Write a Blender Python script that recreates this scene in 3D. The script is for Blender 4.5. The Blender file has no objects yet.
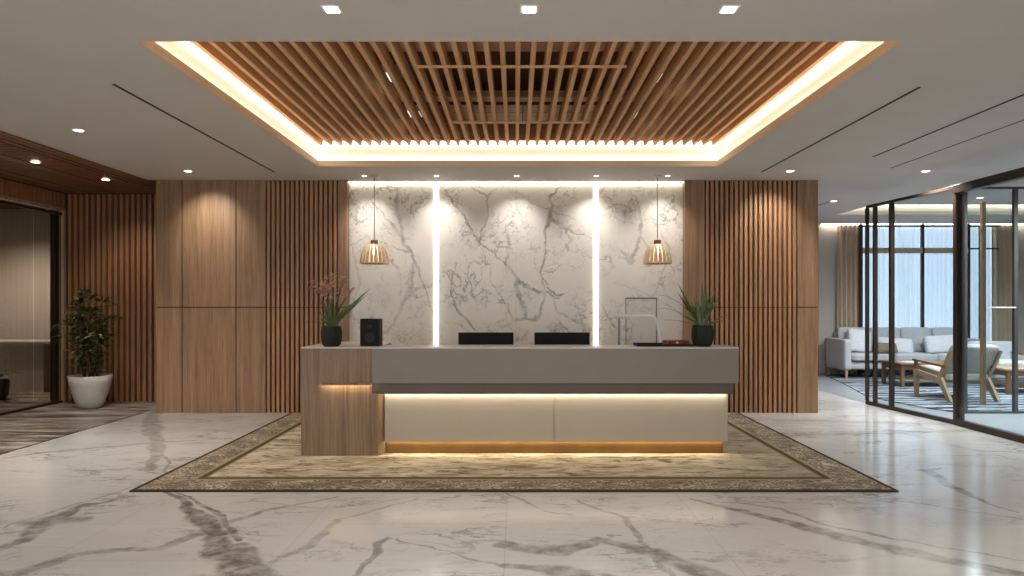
import bpy, bmesh, math, random
from mathutils import Vector, Matrix
R = math.radians
scene = bpy.context.scene
col = scene.collection
random.seed(7)

# ------------------------------------------------------------ camera
F = 683.0; CX = 516.0; HY = 304.0; EYE = 1.45; CEIL = 3.10
cam_d = bpy.data.cameras.new('camera'); cam = bpy.data.objects.new('camera', cam_d); col.objects.link(cam)
cam.location = (0, 0, EYE); cam.rotation_euler = (R(90), 0, 0)
cam_d.sensor_width = 36; cam_d.lens = F / 1024 * 36
cam_d.shift_x = -(CX - 512) / 1024; cam_d.shift_y = (HY - 288) / 1024
cam_d.clip_start = .05; cam_d.clip_end = 100
scene.camera = cam

def fp(x, y):            # a point of the floor
    Y = F * EYE / (y - HY); return ((x - CX) / F * Y, Y)
def at(x, y, Y):
    return ((x - CX) / F * Y, Y, EYE - (y - HY) / F * Y)

# ------------------------------------------------------------ node helpers
def lin(c):
    return tuple(((v / 255) / 12.92 if v / 255 <= .04045 else ((v / 255 + .055) / 1.055) ** 2.4) for v in c) + (1,)

class NT:
    def __init__(s, tree): s.t = tree; s.n = tree.nodes; s.l = tree.links
    def new(s, kind, **kw):
        n = s.n.new(kind)
        for k, v in kw.items(): setattr(n, k, v)
        return n
    def link(s, a, b): s.l.new(a, b)
    def put(s, sock, v):
        if isinstance(v, bpy.types.NodeSocket): s.l.new(v, sock)
        else: sock.default_value = v
    def math(s, op, a, b=0.0, c=0.0, clamp=False):
        n = s.new('ShaderNodeMath', operation=op, use_clamp=clamp)
        s.put(n.inputs[0], a); s.put(n.inputs[1], b); s.put(n.inputs[2], c); return n.outputs[0]
    def vmath(s, op, a, b=(0, 0, 0), scale=None):
        n = s.new('ShaderNodeVectorMath', operation=op)
        s.put(n.inputs[0], a); s.put(n.inputs[1], b)
        if scale is not None: s.put(n.inputs['Scale'], scale)
        return n.outputs['Value'] if op in ('DOT_PRODUCT', 'LENGTH', 'DISTANCE') else n.outputs[0]
    def coord(s): return s.new('ShaderNodeTexCoord').outputs['Object']
    def noise(s, vec, scale, detail=4, rough=.55, dist=0):
        n = s.new('ShaderNodeTexNoise'); s.put(n.inputs['Vector'], vec)
        n.inputs['Scale'].default_value = scale; n.inputs['Detail'].default_value = detail
        n.inputs['Roughness'].default_value = rough; n.inputs['Distortion'].default_value = dist
        return n
    def maprange(s, v, a, b, c=0.0, d=1.0, kind='LINEAR'):
        n = s.new('ShaderNodeMapRange', interpolation_type=kind)
        s.put(n.inputs[0], v)
        for i, q in zip((1, 2, 3, 4), (a, b, c, d)): s.put(n.inputs[i], q)
        return n.outputs[0]
    def mix(s, f, a, b, blend='MIX'):
        n = s.new('ShaderNodeMix', data_type='RGBA', blend_type=blend)
        s.put(n.inputs[0], f); s.put(n.inputs[6], a); s.put(n.inputs[7], b); return n.outputs[2]
    def scale(s, vec, v):
        return s.vmath('MULTIPLY', vec, v)
    def sep(s, vec):
        n = s.new('ShaderNodeSeparateXYZ'); s.put(n.inputs[0], vec); return n.outputs
    def comb(s, x, y, z):
        n = s.new('ShaderNodeCombineXYZ'); s.put(n.inputs[0], x); s.put(n.inputs[1], y); s.put(n.inputs[2], z); return n.outputs[0]

def mat_base(name, color=(200, 200, 200), rough=.5, metal=0.0, spec=.5, coat=0.0):
    m = bpy.data.materials.new(name); m.use_nodes = True
    nt = NT(m.node_tree); b = nt.n['Principled BSDF']
    b.inputs['Base Color'].default_value = lin(color); b.inputs['Roughness'].default_value = rough
    b.inputs['Metallic'].default_value = metal; b.inputs['Specular IOR Level'].default_value = spec
    b.inputs['Coat Weight'].default_value = coat
    return m, nt, b

def bump(nt, b, h, strength=.2, dist=.01):
    n = nt.new('ShaderNodeBump'); n.inputs['Strength'].default_value = strength
    n.inputs['Distance'].default_value = dist; nt.link(h, n.inputs['Height']); nt.link(n.outputs[0], b.inputs['Normal'])

def mottled(name, c1, c2, scale=6, rough=.5, metal=0.0, stretch=(1, 1, 1), bs=0.0, bscale=200, spec=.5, sheen=0.0):
    m, nt, b = mat_base(name, c1, rough, metal, spec)
    v = nt.scale(nt.coord(), stretch)
    n = nt.noise(v, scale)
    f = nt.maprange(n.outputs[0], .3, .7)
    nt.link(nt.mix(f, lin(c1), lin(c2)), b.inputs['Base Color'])
    if bs: bump(nt, b, nt.noise(v, bscale, 2).outputs[0], bs, .003)
    if sheen: b.inputs['Sheen Weight'].default_value = sheen
    return m

def wood(name, dark, light, direction='Z', rough=.42, fine=70, spec=.4):
    m, nt, b = mat_base(name, light, rough, 0, spec)
    st = {'Z': (1, 1, .035), 'Y': (1, .035, 1), 'X': (.035, 1, 1)}[direction]
    v = nt.scale(nt.coord(), st)
    wv = nt.noise(v, 3.2, 3).outputs[1]
    v2 = nt.vmath('ADD', v, nt.vmath('SCALE', wv, scale=.12))
    n1 = nt.noise(v2, fine, 5, .65).outputs[0]
    n2 = nt.noise(v2, fine * .22, 3, .5).outputs[0]
    f = nt.math('ADD', nt.math('MULTIPLY', nt.maprange(n1, .32, .68), .6), nt.math('MULTIPLY', nt.maprange(n2, .35, .65), .4))
    nt.link(nt.mix(f, lin(dark), lin(light)), b.inputs['Base Color'])
    bump(nt, b, n1, .12, .002)
    return m

def emis(name, color, strength):
    m = bpy.data.materials.new(name); m.use_nodes = True; nt = NT(m.node_tree)
    nt.n.remove(nt.n['Principled BSDF']); e = nt.new('ShaderNodeEmission')
    e.inputs[0].default_value = (*color, 1); e.inputs[1].default_value = strength
    nt.link(e.outputs[0], nt.n['Material Output'].inputs[0]); return m

def glass(name, tint=(.9, .93, .93), refl=1.0, rough=.02):
    m = bpy.data.materials.new(name); m.use_nodes = True; nt = NT(m.node_tree)
    nt.n.remove(nt.n['Principled BSDF'])
    t = nt.new('ShaderNodeBsdfTransparent'); t.inputs[0].default_value = (*tint, 1)
    g = nt.new('ShaderNodeBsdfGlossy'); g.inputs['Roughness'].default_value = rough
    fr = nt.new('ShaderNodeFresnel'); fr.inputs[0].default_value = 1.5
    mx = nt.new('ShaderNodeMixShader')
    geo = nt.new('ShaderNodeNewGeometry')
    f = nt.math('MULTIPLY', fr.outputs[0], refl)
    f = nt.math('MULTIPLY', f, nt.math('SUBTRACT', 1.0, geo.outputs['Backfacing']))
    nt.link(f, mx.inputs[0]); nt.link(t.outputs[0], mx.inputs[1]); nt.link(g.outputs[0], mx.inputs[2])
    nt.link(mx.outputs[0], nt.n['Material Output'].inputs[0]); return m

# node group: how strongly a point lies inside a vein running from A to B
def vein_group():
    g = bpy.data.node_groups.new('vein_run', 'ShaderNodeTree')
    for nm, ty in (('P', 'NodeSocketVector'), ('A', 'NodeSocketVector'), ('B', 'NodeSocketVector'), ('WA', 'NodeSocketFloat'), ('WB', 'NodeSocketFloat')):
        g.interface.new_socket(nm, in_out='INPUT', socket_type=ty)
    g.interface.new_socket('Prev', in_out='INPUT', socket_type='NodeSocketFloat')
    g.interface.new_socket('Strength', in_out='INPUT', socket_type='NodeSocketFloat')
    g.interface.new_socket('Mask', in_out='OUTPUT', socket_type='NodeSocketFloat')
    g.interface.new_socket('P', in_out='OUTPUT', socket_type='NodeSocketVector')
    nt = NT(g); i = nt.new('NodeGroupInput'); o = nt.new('NodeGroupOutput')
    P, A, B, WA, WB, PV, ST = i.outputs[:7]
    ap = nt.vmath('SUBTRACT', P, A); ab = nt.vmath('SUBTRACT', B, A)
    t = nt.math('DIVIDE', nt.vmath('DOT_PRODUCT', ap, ab), nt.vmath('DOT_PRODUCT', ab, ab), clamp=True)
    d = nt.vmath('LENGTH', nt.vmath('SUBTRACT', ap, nt.vmath('SCALE', ab, scale=t)))
    w = nt.math('ADD', nt.math('MULTIPLY', WA, nt.math('SUBTRACT', 1.0, t)), nt.math('MULTIPLY', WB, t))
    m = nt.maprange(nt.math('DIVIDE', d, w), 1.0, .45, kind='SMOOTHSTEP')
    mm = nt.math('MAXIMUM', nt.math('MULTIPLY', m, ST), PV)
    nt.link(mm, o.inputs[0])
    # the tiny shift keeps the runs evaluated one after another
    nt.link(nt.vmath('ADD', P, nt.vmath('SCALE', (1, 1, 0), scale=nt.math('MULTIPLY', mm, 1e-7))), o.inputs[1]); return g
VG = vein_group()

def marble(name, base, base2, vein, plane, veins, joints=None, rough=.1, warp=.12, bg=.55, bgscale=1.0, coat=0.0, spec=.5, bgdir=(1, 1, 1), rot=0):
    """veins: list of (polyline [(u, v, width)...], strength)"""
    m, nt, b = mat_base(name, base, rough, 0, spec, coat)
    co = nt.coord(); x, y, z = nt.sep(co)
    P = nt.comb(x, y, 0.0) if plane == 'XY' else nt.comb(x, z, 0.0)
    n1 = nt.noise(P, 2.3, 3).outputs[1]; n2 = nt.noise(P, 11, 5, .65).outputs[1]
    half = (.5, .5, .5)
    W = nt.vmath('ADD', P, nt.vmath('SCALE', nt.vmath('SUBTRACT', n1, half), scale=warp * 1.6))
    W = nt.vmath('ADD', W, nt.vmath('SCALE', nt.vmath('SUBTRACT', n2, half), scale=warp * (.35 if plane == 'XY' else .8)))
    W = nt.vmath('MULTIPLY', W, (1, 1, 0))
    tot = None
    for pts, st in veins:
        for (a, c) in zip(pts[:-1], pts[1:]):
            g = nt.new('ShaderNodeGroup'); g.node_tree = VG
            nt.link(W, g.inputs['P']); g.inputs['A'].default_value = (a[0], a[1], 0); g.inputs['B'].default_value = (c[0], c[1], 0)
            g.inputs['WA'].default_value = a[2]; g.inputs['WB'].default_value = c[2]
            g.inputs['Strength'].default_value = st
            if tot is not None: nt.link(tot, g.inputs['Prev'])
            tot = g.outputs[0]; W = g.outputs[1]
    # mottling inside the named veins
    mot = nt.maprange(nt.noise(P, 9, 5, .6).outputs[0], .36, .60, .35, 1.0)
    if tot is not None: tot = nt.math('MULTIPLY', tot, mot)
    # fine background veins: thin ridges of warped noise, broken up by a mask
    mp = nt.new('ShaderNodeMapping'); nt.link(P, mp.inputs[0]); mp.inputs['Rotation'].default_value = (0, 0, rot); mp.inputs['Scale'].default_value = bgdir
    Q = nt.vmath('ADD', mp.outputs[0], nt.vmath('SCALE', nt.vmath('SUBTRACT', n2, half), scale=.10))
    r1 = nt.noise(Q, 1.5 * bgscale, 5, .6, .3).outputs[0]
    a1 = nt.maprange(nt.math('ABSOLUTE', nt.math('SUBTRACT', r1, .5)), .02, .0, kind='SMOOTHSTEP')
    r2 = nt.noise(nt.vmath('ADD', Q, (7.3, 3.1, 0)), 3.1 * bgscale, 6, .62, .5).outputs[0]
    a2 = nt.maprange(nt.math('ABSOLUTE', nt.math('SUBTRACT', r2, .48)), .016, .0, kind='SMOOTHSTEP')
    mk = nt.maprange(nt.noise(nt.vmath('ADD', P, (2, 9, 0)), 1.3 * bgscale, 3).outputs[0], .42, .62)
    fine = nt.math('MULTIPLY', nt.math('MAXIMUM', a1, nt.math('MULTIPLY', a2, .7)), nt.math('MULTIPLY', mk, bg))
    cloud = nt.maprange(nt.noise(Q, 1.1 * bgscale, 5, .6).outputs[0], .4, .75)
    colr = nt.mix(nt.math('MULTIPLY', cloud, .55), lin(base), lin(base2))
    colr = nt.mix(fine, colr, lin(vein))
    if tot is not None: colr = nt.mix(tot, colr, lin(vein))
    if joints:
        (ux, ou, uy, ov, jw) = joints
        def jl(c, per, off):
            f = nt.math('PINGPONG', nt.math('SUBTRACT', c, off), per / 2)
            return nt.maprange(f, jw, jw * .4)
        sx, sy, _ = nt.sep(P)
        jm = nt.math('MAXIMUM', jl(sx, ux, ou), jl(sy, uy, ov))
        colr = nt.mix(nt.math('MULTIPLY', jm, .25), colr, lin((110, 98, 84)))
    nt.link(colr, b.inputs['Base Color'])
    return m

# ------------------------------------------------------------ mesh helpers
class MB:
    def __init__(s): s.bm = bmesh.new()
    def box(s, x0, x1, y0, y1, z0, z1):
        v = [s.bm.verts.new(p) for p in ((x0, y0, z0), (x1, y0, z0), (x1, y1, z0), (x0, y1, z0), (x0, y0, z1), (x1, y0, z1), (x1, y1, z1), (x0, y1, z1))]
        for f in ((0, 3, 2, 1), (4, 5, 6, 7), (0, 1, 5, 4), (1, 2, 6, 5), (2, 3, 7, 6), (3, 0, 4, 7)):
            s.bm.faces.new([v[i] for i in f])
        return s
    def prism(s, pts, z0, z1, axis='Z'):
        """outline in two axes, pushed along the third"""
        def P(a, b, h):
            return {'Z': (a, b, h), 'X': (h, a, b), 'Y': (a, h, b)}[axis]
        lo = [s.bm.verts.new(P(a, b, z0)) for a, b in pts]; hi = [s.bm.verts.new(P(a, b, z1)) for a, b in pts]
        s.bm.faces.new(lo[::-1]); s.bm.faces.new(hi)
        n = len(pts)
        for i in range(n): s.bm.faces.new((lo[i], lo[(i + 1) % n], hi[(i + 1) % n], hi[i]))
        return s
    def bar(s, p, q, w, h=None, up=(0, 0, 1)):
        """rectangular bar between two points"""
        h = h or w; p = Vector(p); q = Vector(q); d = (q - p).normalized(); up = Vector(up)
        if abs(d.dot(up)) > .98: up = Vector((0, 1, 0))
        a = d.cross(up).normalized(); c = a.cross(d).normalized()
        vs = []
        for e in (p, q):
            for i, j in ((-1, -1), (1, -1), (1, 1), (-1, 1)): vs.append(s.bm.verts.new(e + a * i * w / 2 + c * j * h / 2))
        for f in ((0, 1, 2, 3), (7, 6, 5, 4), (0, 4, 5, 1), (1, 5, 6, 2), (2, 6, 7, 3), (3, 7, 4, 0)): s.bm.faces.new([vs[i] for i in f])
        return s
    def tube(s, pts, r, n=8, r2=None):
        pts = [Vector(p) for p in pts]; rings = []
        for k, p in enumerate(pts):
            d = (pts[min(k + 1, len(pts) - 1)] - pts[max(k - 1, 0)]).normalized()
            up = Vector((0, 0, 1)) if abs(d.z) < .95 else Vector((0, 1, 0))
            a = d.cross(up).normalized(); c = a.cross(d).normalized()
            rr = r if r2 is None else r + (r2 - r) * k / (len(pts) - 1)
            rings.append([s.bm.verts.new(p + (a * math.cos(t) + c * math.sin(t)) * rr) for t in [2 * math.pi * i / n for i in range(n)]])
        for A, B in zip(rings[:-1], rings[1:]):
            for i in range(n): s.bm.faces.new((A[i], A[(i + 1) % n], B[(i + 1) % n], B[i]))
        s.bm.faces.new(rings[0][::-1]); s.bm.faces.new(rings[-1]); return s
    def lathe(s, prof, c=(0, 0, 0), n=40, close=False):
        rings = []
        for r, z in prof:
            rings.append([s.bm.verts.new((c[0] + r * math.cos(2 * math.pi * i / n), c[1] + r * math.sin(2 * math.pi * i / n), c[2] + z)) for i in range(n)])
        for A, B in zip(rings[:-1], rings[1:]):
            for i in range(n): s.bm.faces.new((A[i], A[(i + 1) % n], B[(i + 1) % n], B[i]))
        s.bm.faces.new(rings[0][::-1]); s.bm.faces.new(rings[-1]); return s
    def cushion(s, c, size, puff=.35, rot=(0, 0, 0), thin=2, n=8):
        """a padded block; thin is the axis that swells in the middle"""
        M = Matrix.Translation(Vector(c)) @ (Matrix.Rotation(rot[2], 4, 'Z') @ Matrix.Rotation(rot[1], 4, 'Y') @ Matrix.Rotation(rot[0], 4, 'X'))
        t = bmesh.new(); bmesh.ops.create_cube(t, size=2)
        bmesh.ops.subdivide_edges(t, edges=t.edges[:], cuts=n, use_grid_fill=True)
        oth = [i for i in range(3) if i != thin]; mn = min(size)
        for v in t.verts:
            p = list(v.co); u, w = p[oth[0]], p[oth[1]]
            e = (1 - abs(u) ** 4) * (1 - abs(w) ** 4)
            k = (1 - puff) + puff * e
            q = Vector([p[i] * size[i] / 2 for i in range(3)]); q[thin] *= k
            # rounded edges
            r = mn * .28; inner = Vector([max(-(size[i] / 2 - r), min(size[i] / 2 - r, q[i])) for i in range(3)])
            dlt = q - inner
            if dlt.length > r: q = inner + dlt.normalized() * r
            v.co = M @ q
        mp = {v: s.bm.verts.new(v.co) for v in t.verts}
        for f in t.faces: s.bm.faces.new([mp[v] for v in f.verts])
        t.free(); return s
    def leaf(s, base, d, length, width, droop=.3, fold=.15, n=6, up=(0, 0, 1), tip=.0):
        """blade from base along d that bends downwards"""
        d = Vector(d).normalized(); p = Vector(base); up = Vector(up)
        rows = []
        for k in range(n + 1):
            t = k / n
            w = width * max(tip, math.sin(math.pi * min(1, (.12 + .88 * t)) ** .8)) * .5 if t < 1 else width * .02
            a = d.cross(up)
            if a.length < .05: a = d.cross(Vector((0, 1, 0)))
            a.normalize(); nrm = a.cross(d).normalized()
            rows.append([s.bm.verts.new(p - a * w + nrm * w * fold), s.bm.verts.new(p), s.bm.verts.new(p + a * w + nrm * w * fold)])
            p = p + d * (length / n); d = (d + Vector((0, 0, -droop / n))).normalized()
        for A, B in zip(rows[:-1], rows[1:]):
            s.bm.faces.new((A[0], A[1], B[1], B[0])); s.bm.faces.new((A[1], A[2], B[2], B[1]))
        return s
    def build(s, name, mat, parent=None, smooth=False, bevel=0.0, solid=0.0, segs=2, normals=True):
        if parent is not None:
            off = Vector(parent['_o']) if '_o' in parent else Vector((0, 0, 0))
            if off.length: bmesh.ops.translate(s.bm, verts=s.bm.verts[:], vec=-off)
        if normals: bmesh.ops.recalc_face_normals(s.bm, faces=s.bm.faces[:])
        me = bpy.data.meshes.new(name); s.bm.to_mesh(me); s.bm.free()
        o = bpy.data.objects.new(name, me); col.objects.link(o)
        me.materials.append(mat)
        if smooth:
            for p in me.polygons: p.use_smooth = True
        if solid:
            md = o.modifiers.new('solid', 'SOLIDIFY'); md.thickness = solid; md.offset = 0
        if bevel:
            md = o.modifiers.new('bevel', 'BEVEL'); md.width = bevel; md.segments = segs; md.limit_method = 'ANGLE'; md.angle_limit = R(40)
        if parent is not None:
            o.parent = parent; o['_o'] = tuple(parent['_o']) if '_o' in parent else (0, 0, 0)
        return o

def thing(name, label, cat, loc=(0, 0, 0), group=None):
    o = bpy.data.objects.new(name, None); col.objects.link(o); o.location = loc; o['_o'] = tuple(loc)
    o['label'] = label; o['category'] = cat; o.empty_display_size = .1
    if group: o['group'] = group
    return o
def tag(o, label, cat, group=None, kind=None):
    o['label'] = label; o['category'] = cat
    if group: o['group'] = group
    if kind: o['kind'] = kind
    return o
def struct(o, label=None):
    o['kind'] = 'structure'
    if label: o['label'] = label
    return o
def dup(root, loc, label=None):
    r = root.copy(); col.objects.link(r); r.location = loc; r['_o'] = tuple(loc)
    if label: r['label'] = label
    def rec(src, dst):
        for ch in list(src.children):
            c = ch.copy(); col.objects.link(c); c.parent = dst; rec(ch, c)
    rec(root, r); return r

# ------------------------------------------------------------ materials
M = {}
M['ceiling'] = mottled('ceiling_paint', (204, 198, 191), (200, 194, 187), 2, .85)
M['wall'] = mottled('wall_paint', (190, 182, 172), (184, 176, 166), 2, .85)
M['tray_lip'] = mottled('tray_lip_paint', (222, 196, 164), (214, 188, 156), 2, .6)
M['tray_white'] = mottled('tray_paint', (238, 230, 215), (234, 226, 210), 2, .8)
M['walnut'] = wood('walnut_panel', (112, 84, 60), (168, 132, 100), 'Z', .45)
M['walnut_slat'] = wood('walnut_slat', (134, 94, 62), (190, 142, 102), 'Z', .45, 90)
M['slat_back'] = mottled('slat_backing', (84, 56, 38), (70, 46, 30), 8, .8)
M['slat_dark'] = wood('walnut_dark_slat', (136, 88, 54), (184, 128, 86), 'Z', .45, 90)
M['oak_slat'] = wood('oak_ceiling_slat', (184, 136, 94), (222, 178, 134), 'Y', .75, 60, .2)
M['oak_beam'] = wood('oak_ceiling_beam', (176, 130, 92), (212, 168, 126), 'X', .5, 50)
M['plenum'] = mottled('plenum_dark', (96, 66, 44), (80, 54, 36), 3, .85)
M['wood_ceiling'] = wood('dark_wood_ceiling', (104, 66, 44), (146, 98, 68), 'X', .4, 60)
M['wood_beam'] = wood('dark_wood_edge', (104, 66, 44), (142, 96, 66), 'Y', .4, 60)
M['desk_wood'] = wood('desk_walnut', (106, 82, 60), (162, 132, 102), 'Z', .45, 60)
M['desk_grey'] = mottled('desk_taupe_lacquer', (134, 122, 110), (130, 118, 106), 4, .4)
M['desk_grey_dark'] = mottled('desk_taupe_dark', (94, 80, 68), (90, 76, 64), 4, .45)  # own darker taupe of the set-back lower fascia
M['desk_top'] = mottled('desk_top_stone', (214, 208, 200), (204, 198, 190), 5, .3)
M['desk_panel'] = mottled('desk_cream_panel', (176, 163, 144), (173, 160, 141), 3, .5)
M['bronze'] = mottled('bronze_metal', (122, 90, 42), (102, 74, 34), 3, .35, .35, (1, 1, .3))
M['frame'] = mottled('dark_bronze_frame', (66, 52, 42), (56, 44, 36), 3, .35, .4)
M['frame_in'] = mottled('grey_bronze_frame', (92, 88, 86), (82, 78, 76), 3, .4, .3)
M['brass'] = mottled('brushed_brass', (196, 172, 138), (178, 154, 122), 6, .45, .3, (4, 4, .2))
M['transom'] = mottled('taupe_transom', (196, 178, 156), (186, 168, 146), 5, .6)
M['black'] = mottled('black_plastic', (26, 22, 19), (20, 17, 15), 6, .6, spec=.2)
M['white_metal'] = mottled('white_enamel', (246, 243, 238), (242, 238, 232), 6, .35)
M['grey_metal'] = mottled('grey_metal', (120, 114, 108), (110, 104, 98), 6, .4, .5)
M['red'] = mottled('red_card', (150, 22, 20), (96, 14, 14), 60, .45)
M['pot_white'] = mottled('pot_plaster', (205, 198, 188), (196, 189, 178), 8, .6, bs=.1, bscale=90)
M['soil'] = mottled('soil', (40, 30, 22), (24, 18, 13), 60, .95, bs=.5, bscale=90)
M['leaf'] = mottled('leaf_green', (76, 98, 50), (44, 66, 34), 30, .45)
M['leaf_light'] = mottled('leaf_pale', (150, 164, 100), (106, 130, 66), 30, .45)
M['leaf_blade'] = mottled('blade_green', (56, 76, 36), (96, 106, 52), 26, .45)
M['stem'] = mottled('stem_brown', (86, 66, 44), (64, 58, 34), 30, .7)
M['flower'] = mottled('dusky_pink_petals', (224, 186, 162), (190, 140, 116), 50, .7)
M['sofa'] = mottled('grey_upholstery', (190, 190, 192), (176, 176, 179), 30, .9, bs=.15, bscale=300, sheen=.2)
M['pillow'] = mottled('pale_grey_linen', (222, 224, 228), (208, 210, 214), 30, .9, bs=.15, bscale=300)
M['pillow_brown'] = mottled('brown_linen', (140, 122, 106), (122, 106, 92), 20, .9, bs=.15, bscale=300)
M['chair_wood'] = wood('ash_chair_wood', (160, 128, 100), (196, 166, 136), 'Z', .5, 40)
M['table_wood'] = wood('walnut_table_wood', (112, 78, 54), (150, 110, 80), 'X', .45, 40)
M['glass'] = glass('partition_glass')
M['glass_clear'] = glass('clear_panel_glass', (.93, .94, .94), .25)
M['glass_tint'] = glass('smoked_glass', (.66, .62, .58), 1.6, .03)
M['led'] = emis('led_strip_warm', (1, .91, .78), 15)
M['led_cove'] = emis('led_strip_cove', (1, .91, .77), 9.5)
M['led_desk'] = emis('led_strip_desk', (1, .90, .74), 24)
M['led_wall'] = emis('led_strip_wall', (1, .90, .74), 8)
M['led_low'] = emis('led_strip_low', (1, .82, .56), 34)
M['led_white'] = emis('led_strip_neutral', (1, .94, .85), 4)
M['lens'] = emis('downlight_lens', (1, .94, .85), 9)
M['lens_soft'] = emis('soft_lens', (1, .97, .92), 1.2)
M['slot'] = mottled('slot_shadow', (44, 40, 36), (36, 32, 28), 5, .8)

# pendant ribs, cream with brown
m, nt, b = mat_base('pendant_ribs', (222, 200, 168), .5); b.inputs['Subsurface Weight'].default_value = 0
n = nt.noise(nt.scale(nt.coord(), (1, 1, .3)), 40, 3)
nt.link(nt.mix(nt.maprange(n.outputs[0], .4, .65), lin((244, 228, 200)), lin((220, 192, 156))), b.inputs['Base Color'])
M['rib'] = m

# dark fluted vase
m, nt, b = mat_base('dark_green_ceramic', (34, 42, 38), .6, 0, .2)
n = nt.noise(nt.coord(), 60, 3); nt.link(nt.mix(n.outputs[0], lin((20, 26, 20)), lin((50, 54, 46))), b.inputs['Base Color'])
M['vase'] = m

# marble floor
def V(pts): return [(*fp(x, y), w) for x, y, w in pts]
floor_veins = [
 (V([(158, 488, .02), (182, 500, .05), (205, 522, .09), (216, 548, .10), (250, 590, .11)]), .95),
 (V([(172, 490, .012), (208, 506, .03), (236, 541, .035)]), .9),
 (V([(236, 548, .09), (262, 580, .12)]), .8),
 (V([(-20, 556, .05), (20, 540, .07), (50, 520, .12), (82, 505, .06), (118, 500, .02)]), .8),
 (V([(40, 522, .16), (80, 520, .10)]), .6),
 (V([(15, 572, .10), (60, 560, .05), (90, 553, .04), (160, 548, .05), (195, 533, .06), (260, 512, .04), (340, 497, .02)]), .6),
 (V([(0, 530, .015), (60, 508, .02), (140, 486, .012), (160, 480, .01)]), .5),
 (V([(0, 458, .03), (70, 450, .05), (150, 443, .04), (230, 438, .03)]), .45),
 (V([(157, 410, .10), (150, 425, .14), (160, 445, .10), (150, 470, .05)]), .5),
 (V([(150, 447, .03), (172, 462, .02), (160, 475, .02), (140, 470, .02)]), .5),
 (V([(240, 575, .02), (310, 545, .05), (340, 520, .03), (420, 497, .012)]), .45),
 (V([(350, 580, .02), (372, 562, .03), (378, 545, .05), (392, 540, .03)]), .65),
 (V([(390, 540, .012), (450, 552, .012), (500, 568, .03)]), .6),
 (V([(500, 490, .02), (545, 512, .015), (570, 515, .015)]), .5),
 (V([(580, 500, .02), (625, 520, .03), (642, 545, .03), (680, 580, .03)]), .6),
 (V([(506, 544, .08), (560, 552, .10), (600, 540, .05), (650, 552, .08), (720, 578, .10)]), .75),
 (V([(500, 566, .05), (560, 572, .10), (620, 580, .08)]), .7),
 (V([(690, 500, .02), (760, 515, .05), (820, 531, .09), (900, 552, .12), (1040, 578, .07)]), .75),
 (V([(715, 503, .01), (780, 508, .02), (830, 527, .03), (900, 540, .02), (1030, 560, .015)]), .6),
 (V([(940, 468, .02), (925, 470, .07), (955, 487, .06), (985, 503, .025), (1020, 513, .01)]), .75),
 (V([(925, 470, .01), (905, 472, .01), (880, 475, .012)]), .4),
 (V([(872, 497, .01), (950, 508, .015), (1030, 521, .015)]), .6),
 (V([(925, 441, .02), (975, 450, .03), (1024, 453, .02)]), .45),
 (V([(820, 424, .02), (880, 428, .03), (960, 446, .02), (1024, 462, .015)]), .35),
 (V([(250, 500, .02), (330, 510, .015), (420, 495, .015)]), .3),
]
M['floor'] = marble('polished_marble_floor', (210, 206, 201), (182, 177, 172), (104, 97, 92), 'XY', floor_veins,
                    (1.29, -.065, .645, 3.855, .0035), rough=.14, warp=.13, bg=.6, bgscale=1.0, bgdir=(.45, 1.3, 1), rot=-.35, spec=.5, coat=0)
# marble wall
def VW(pts): return [((x - CX) / F * 9.2, EYE - (y - HY) / F * 9.2, w * .8) for x, y, w in pts]
wall_veins = [
 (VW([(446, 192, .02), (460, 210, .035), (480, 242, .02), (507, 266, .025), (516, 281, .045), (530, 291, .03), (560, 296, .03)]), .8),
 (VW([(470, 188, .01), (487, 198, .03), (488, 215, .02), (480, 242, .014)]), .7),
 (VW([(500, 186, .01), (487, 199, .02)]), .5),
 (VW([(562, 182, .008), (549, 198, .03), (550, 216, .05), (546, 245, .02), (541, 275, .02), (548, 290, .03), (566, 294, .015)]), .8),
 (VW([(549, 218, .04), (566, 230, .03), (592, 236, .012)]), .6),
 (VW([(530, 205, .01), (550, 210, .02), (575, 222, .01)]), .5),
 (VW([(455, 262, .02), (450, 290, .02), (461, 312, .04), (479, 331, .015)]), .7),
 (VW([(516, 280, .06), (520, 300, .05), (528, 318, .03)]), .6),
 (VW([(516, 318, .05), (535, 318, .04), (544, 300, .03), (541, 280, .02)]), .65),
 (VW([(480, 244, .012), (492, 280, .015), (508, 308, .02), (513, 320, .02)]), .45),
 (VW([(503, 222, .02), (508, 245, .05), (507, 270, .02)]), .45),
 (VW([(548, 290, .015), (560, 310, .025), (585, 325, .02), (592, 340, .02)]), .5),
 (VW([(500, 345, .02), (520, 340, .02), (528, 330, .02)]), .5),
 (VW([(372, 196, .008), (388, 222, .02), (402, 240, .05), (413, 258, .04), (420, 275, .02), (430, 305, .012), (437, 325, .01)]), .65),
 (VW([(398, 190, .02), (397, 220, .06), (404, 240, .03)]), .5),
 (VW([(384, 246, .01), (400, 252, .02), (413, 258, .02)]), .6),
 (VW([(413, 262, .02), (410, 290, .07), (400, 312, .03), (386, 332, .02)]), .4),
 (VW([(355, 210, .01), (350, 240, .02), (360, 280, .03), (350, 310, .02)]), .3),
 (VW([(632, 196, .008), (640, 212, .03), (642, 235, .035), (632, 262, .05), (622, 250, .02)]), .55),
 (VW([(642, 235, .02), (655, 260, .02), (640, 268, .02)]), .4),
 (VW([(600, 303, .01), (610, 322, .02), (622, 336, .012)]), .6),
 (VW([(615, 282, .01), (640, 292, .012), (668, 304, .02), (682, 318, .015)]), .45),
 (VW([(604, 210, .01), (620, 205, .01), (640, 215, .01)]), .4),
 (VW([(660, 225, .01), (668, 250, .03), (660, 280, .02), (672, 300, .01)]), .35),
]
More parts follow.
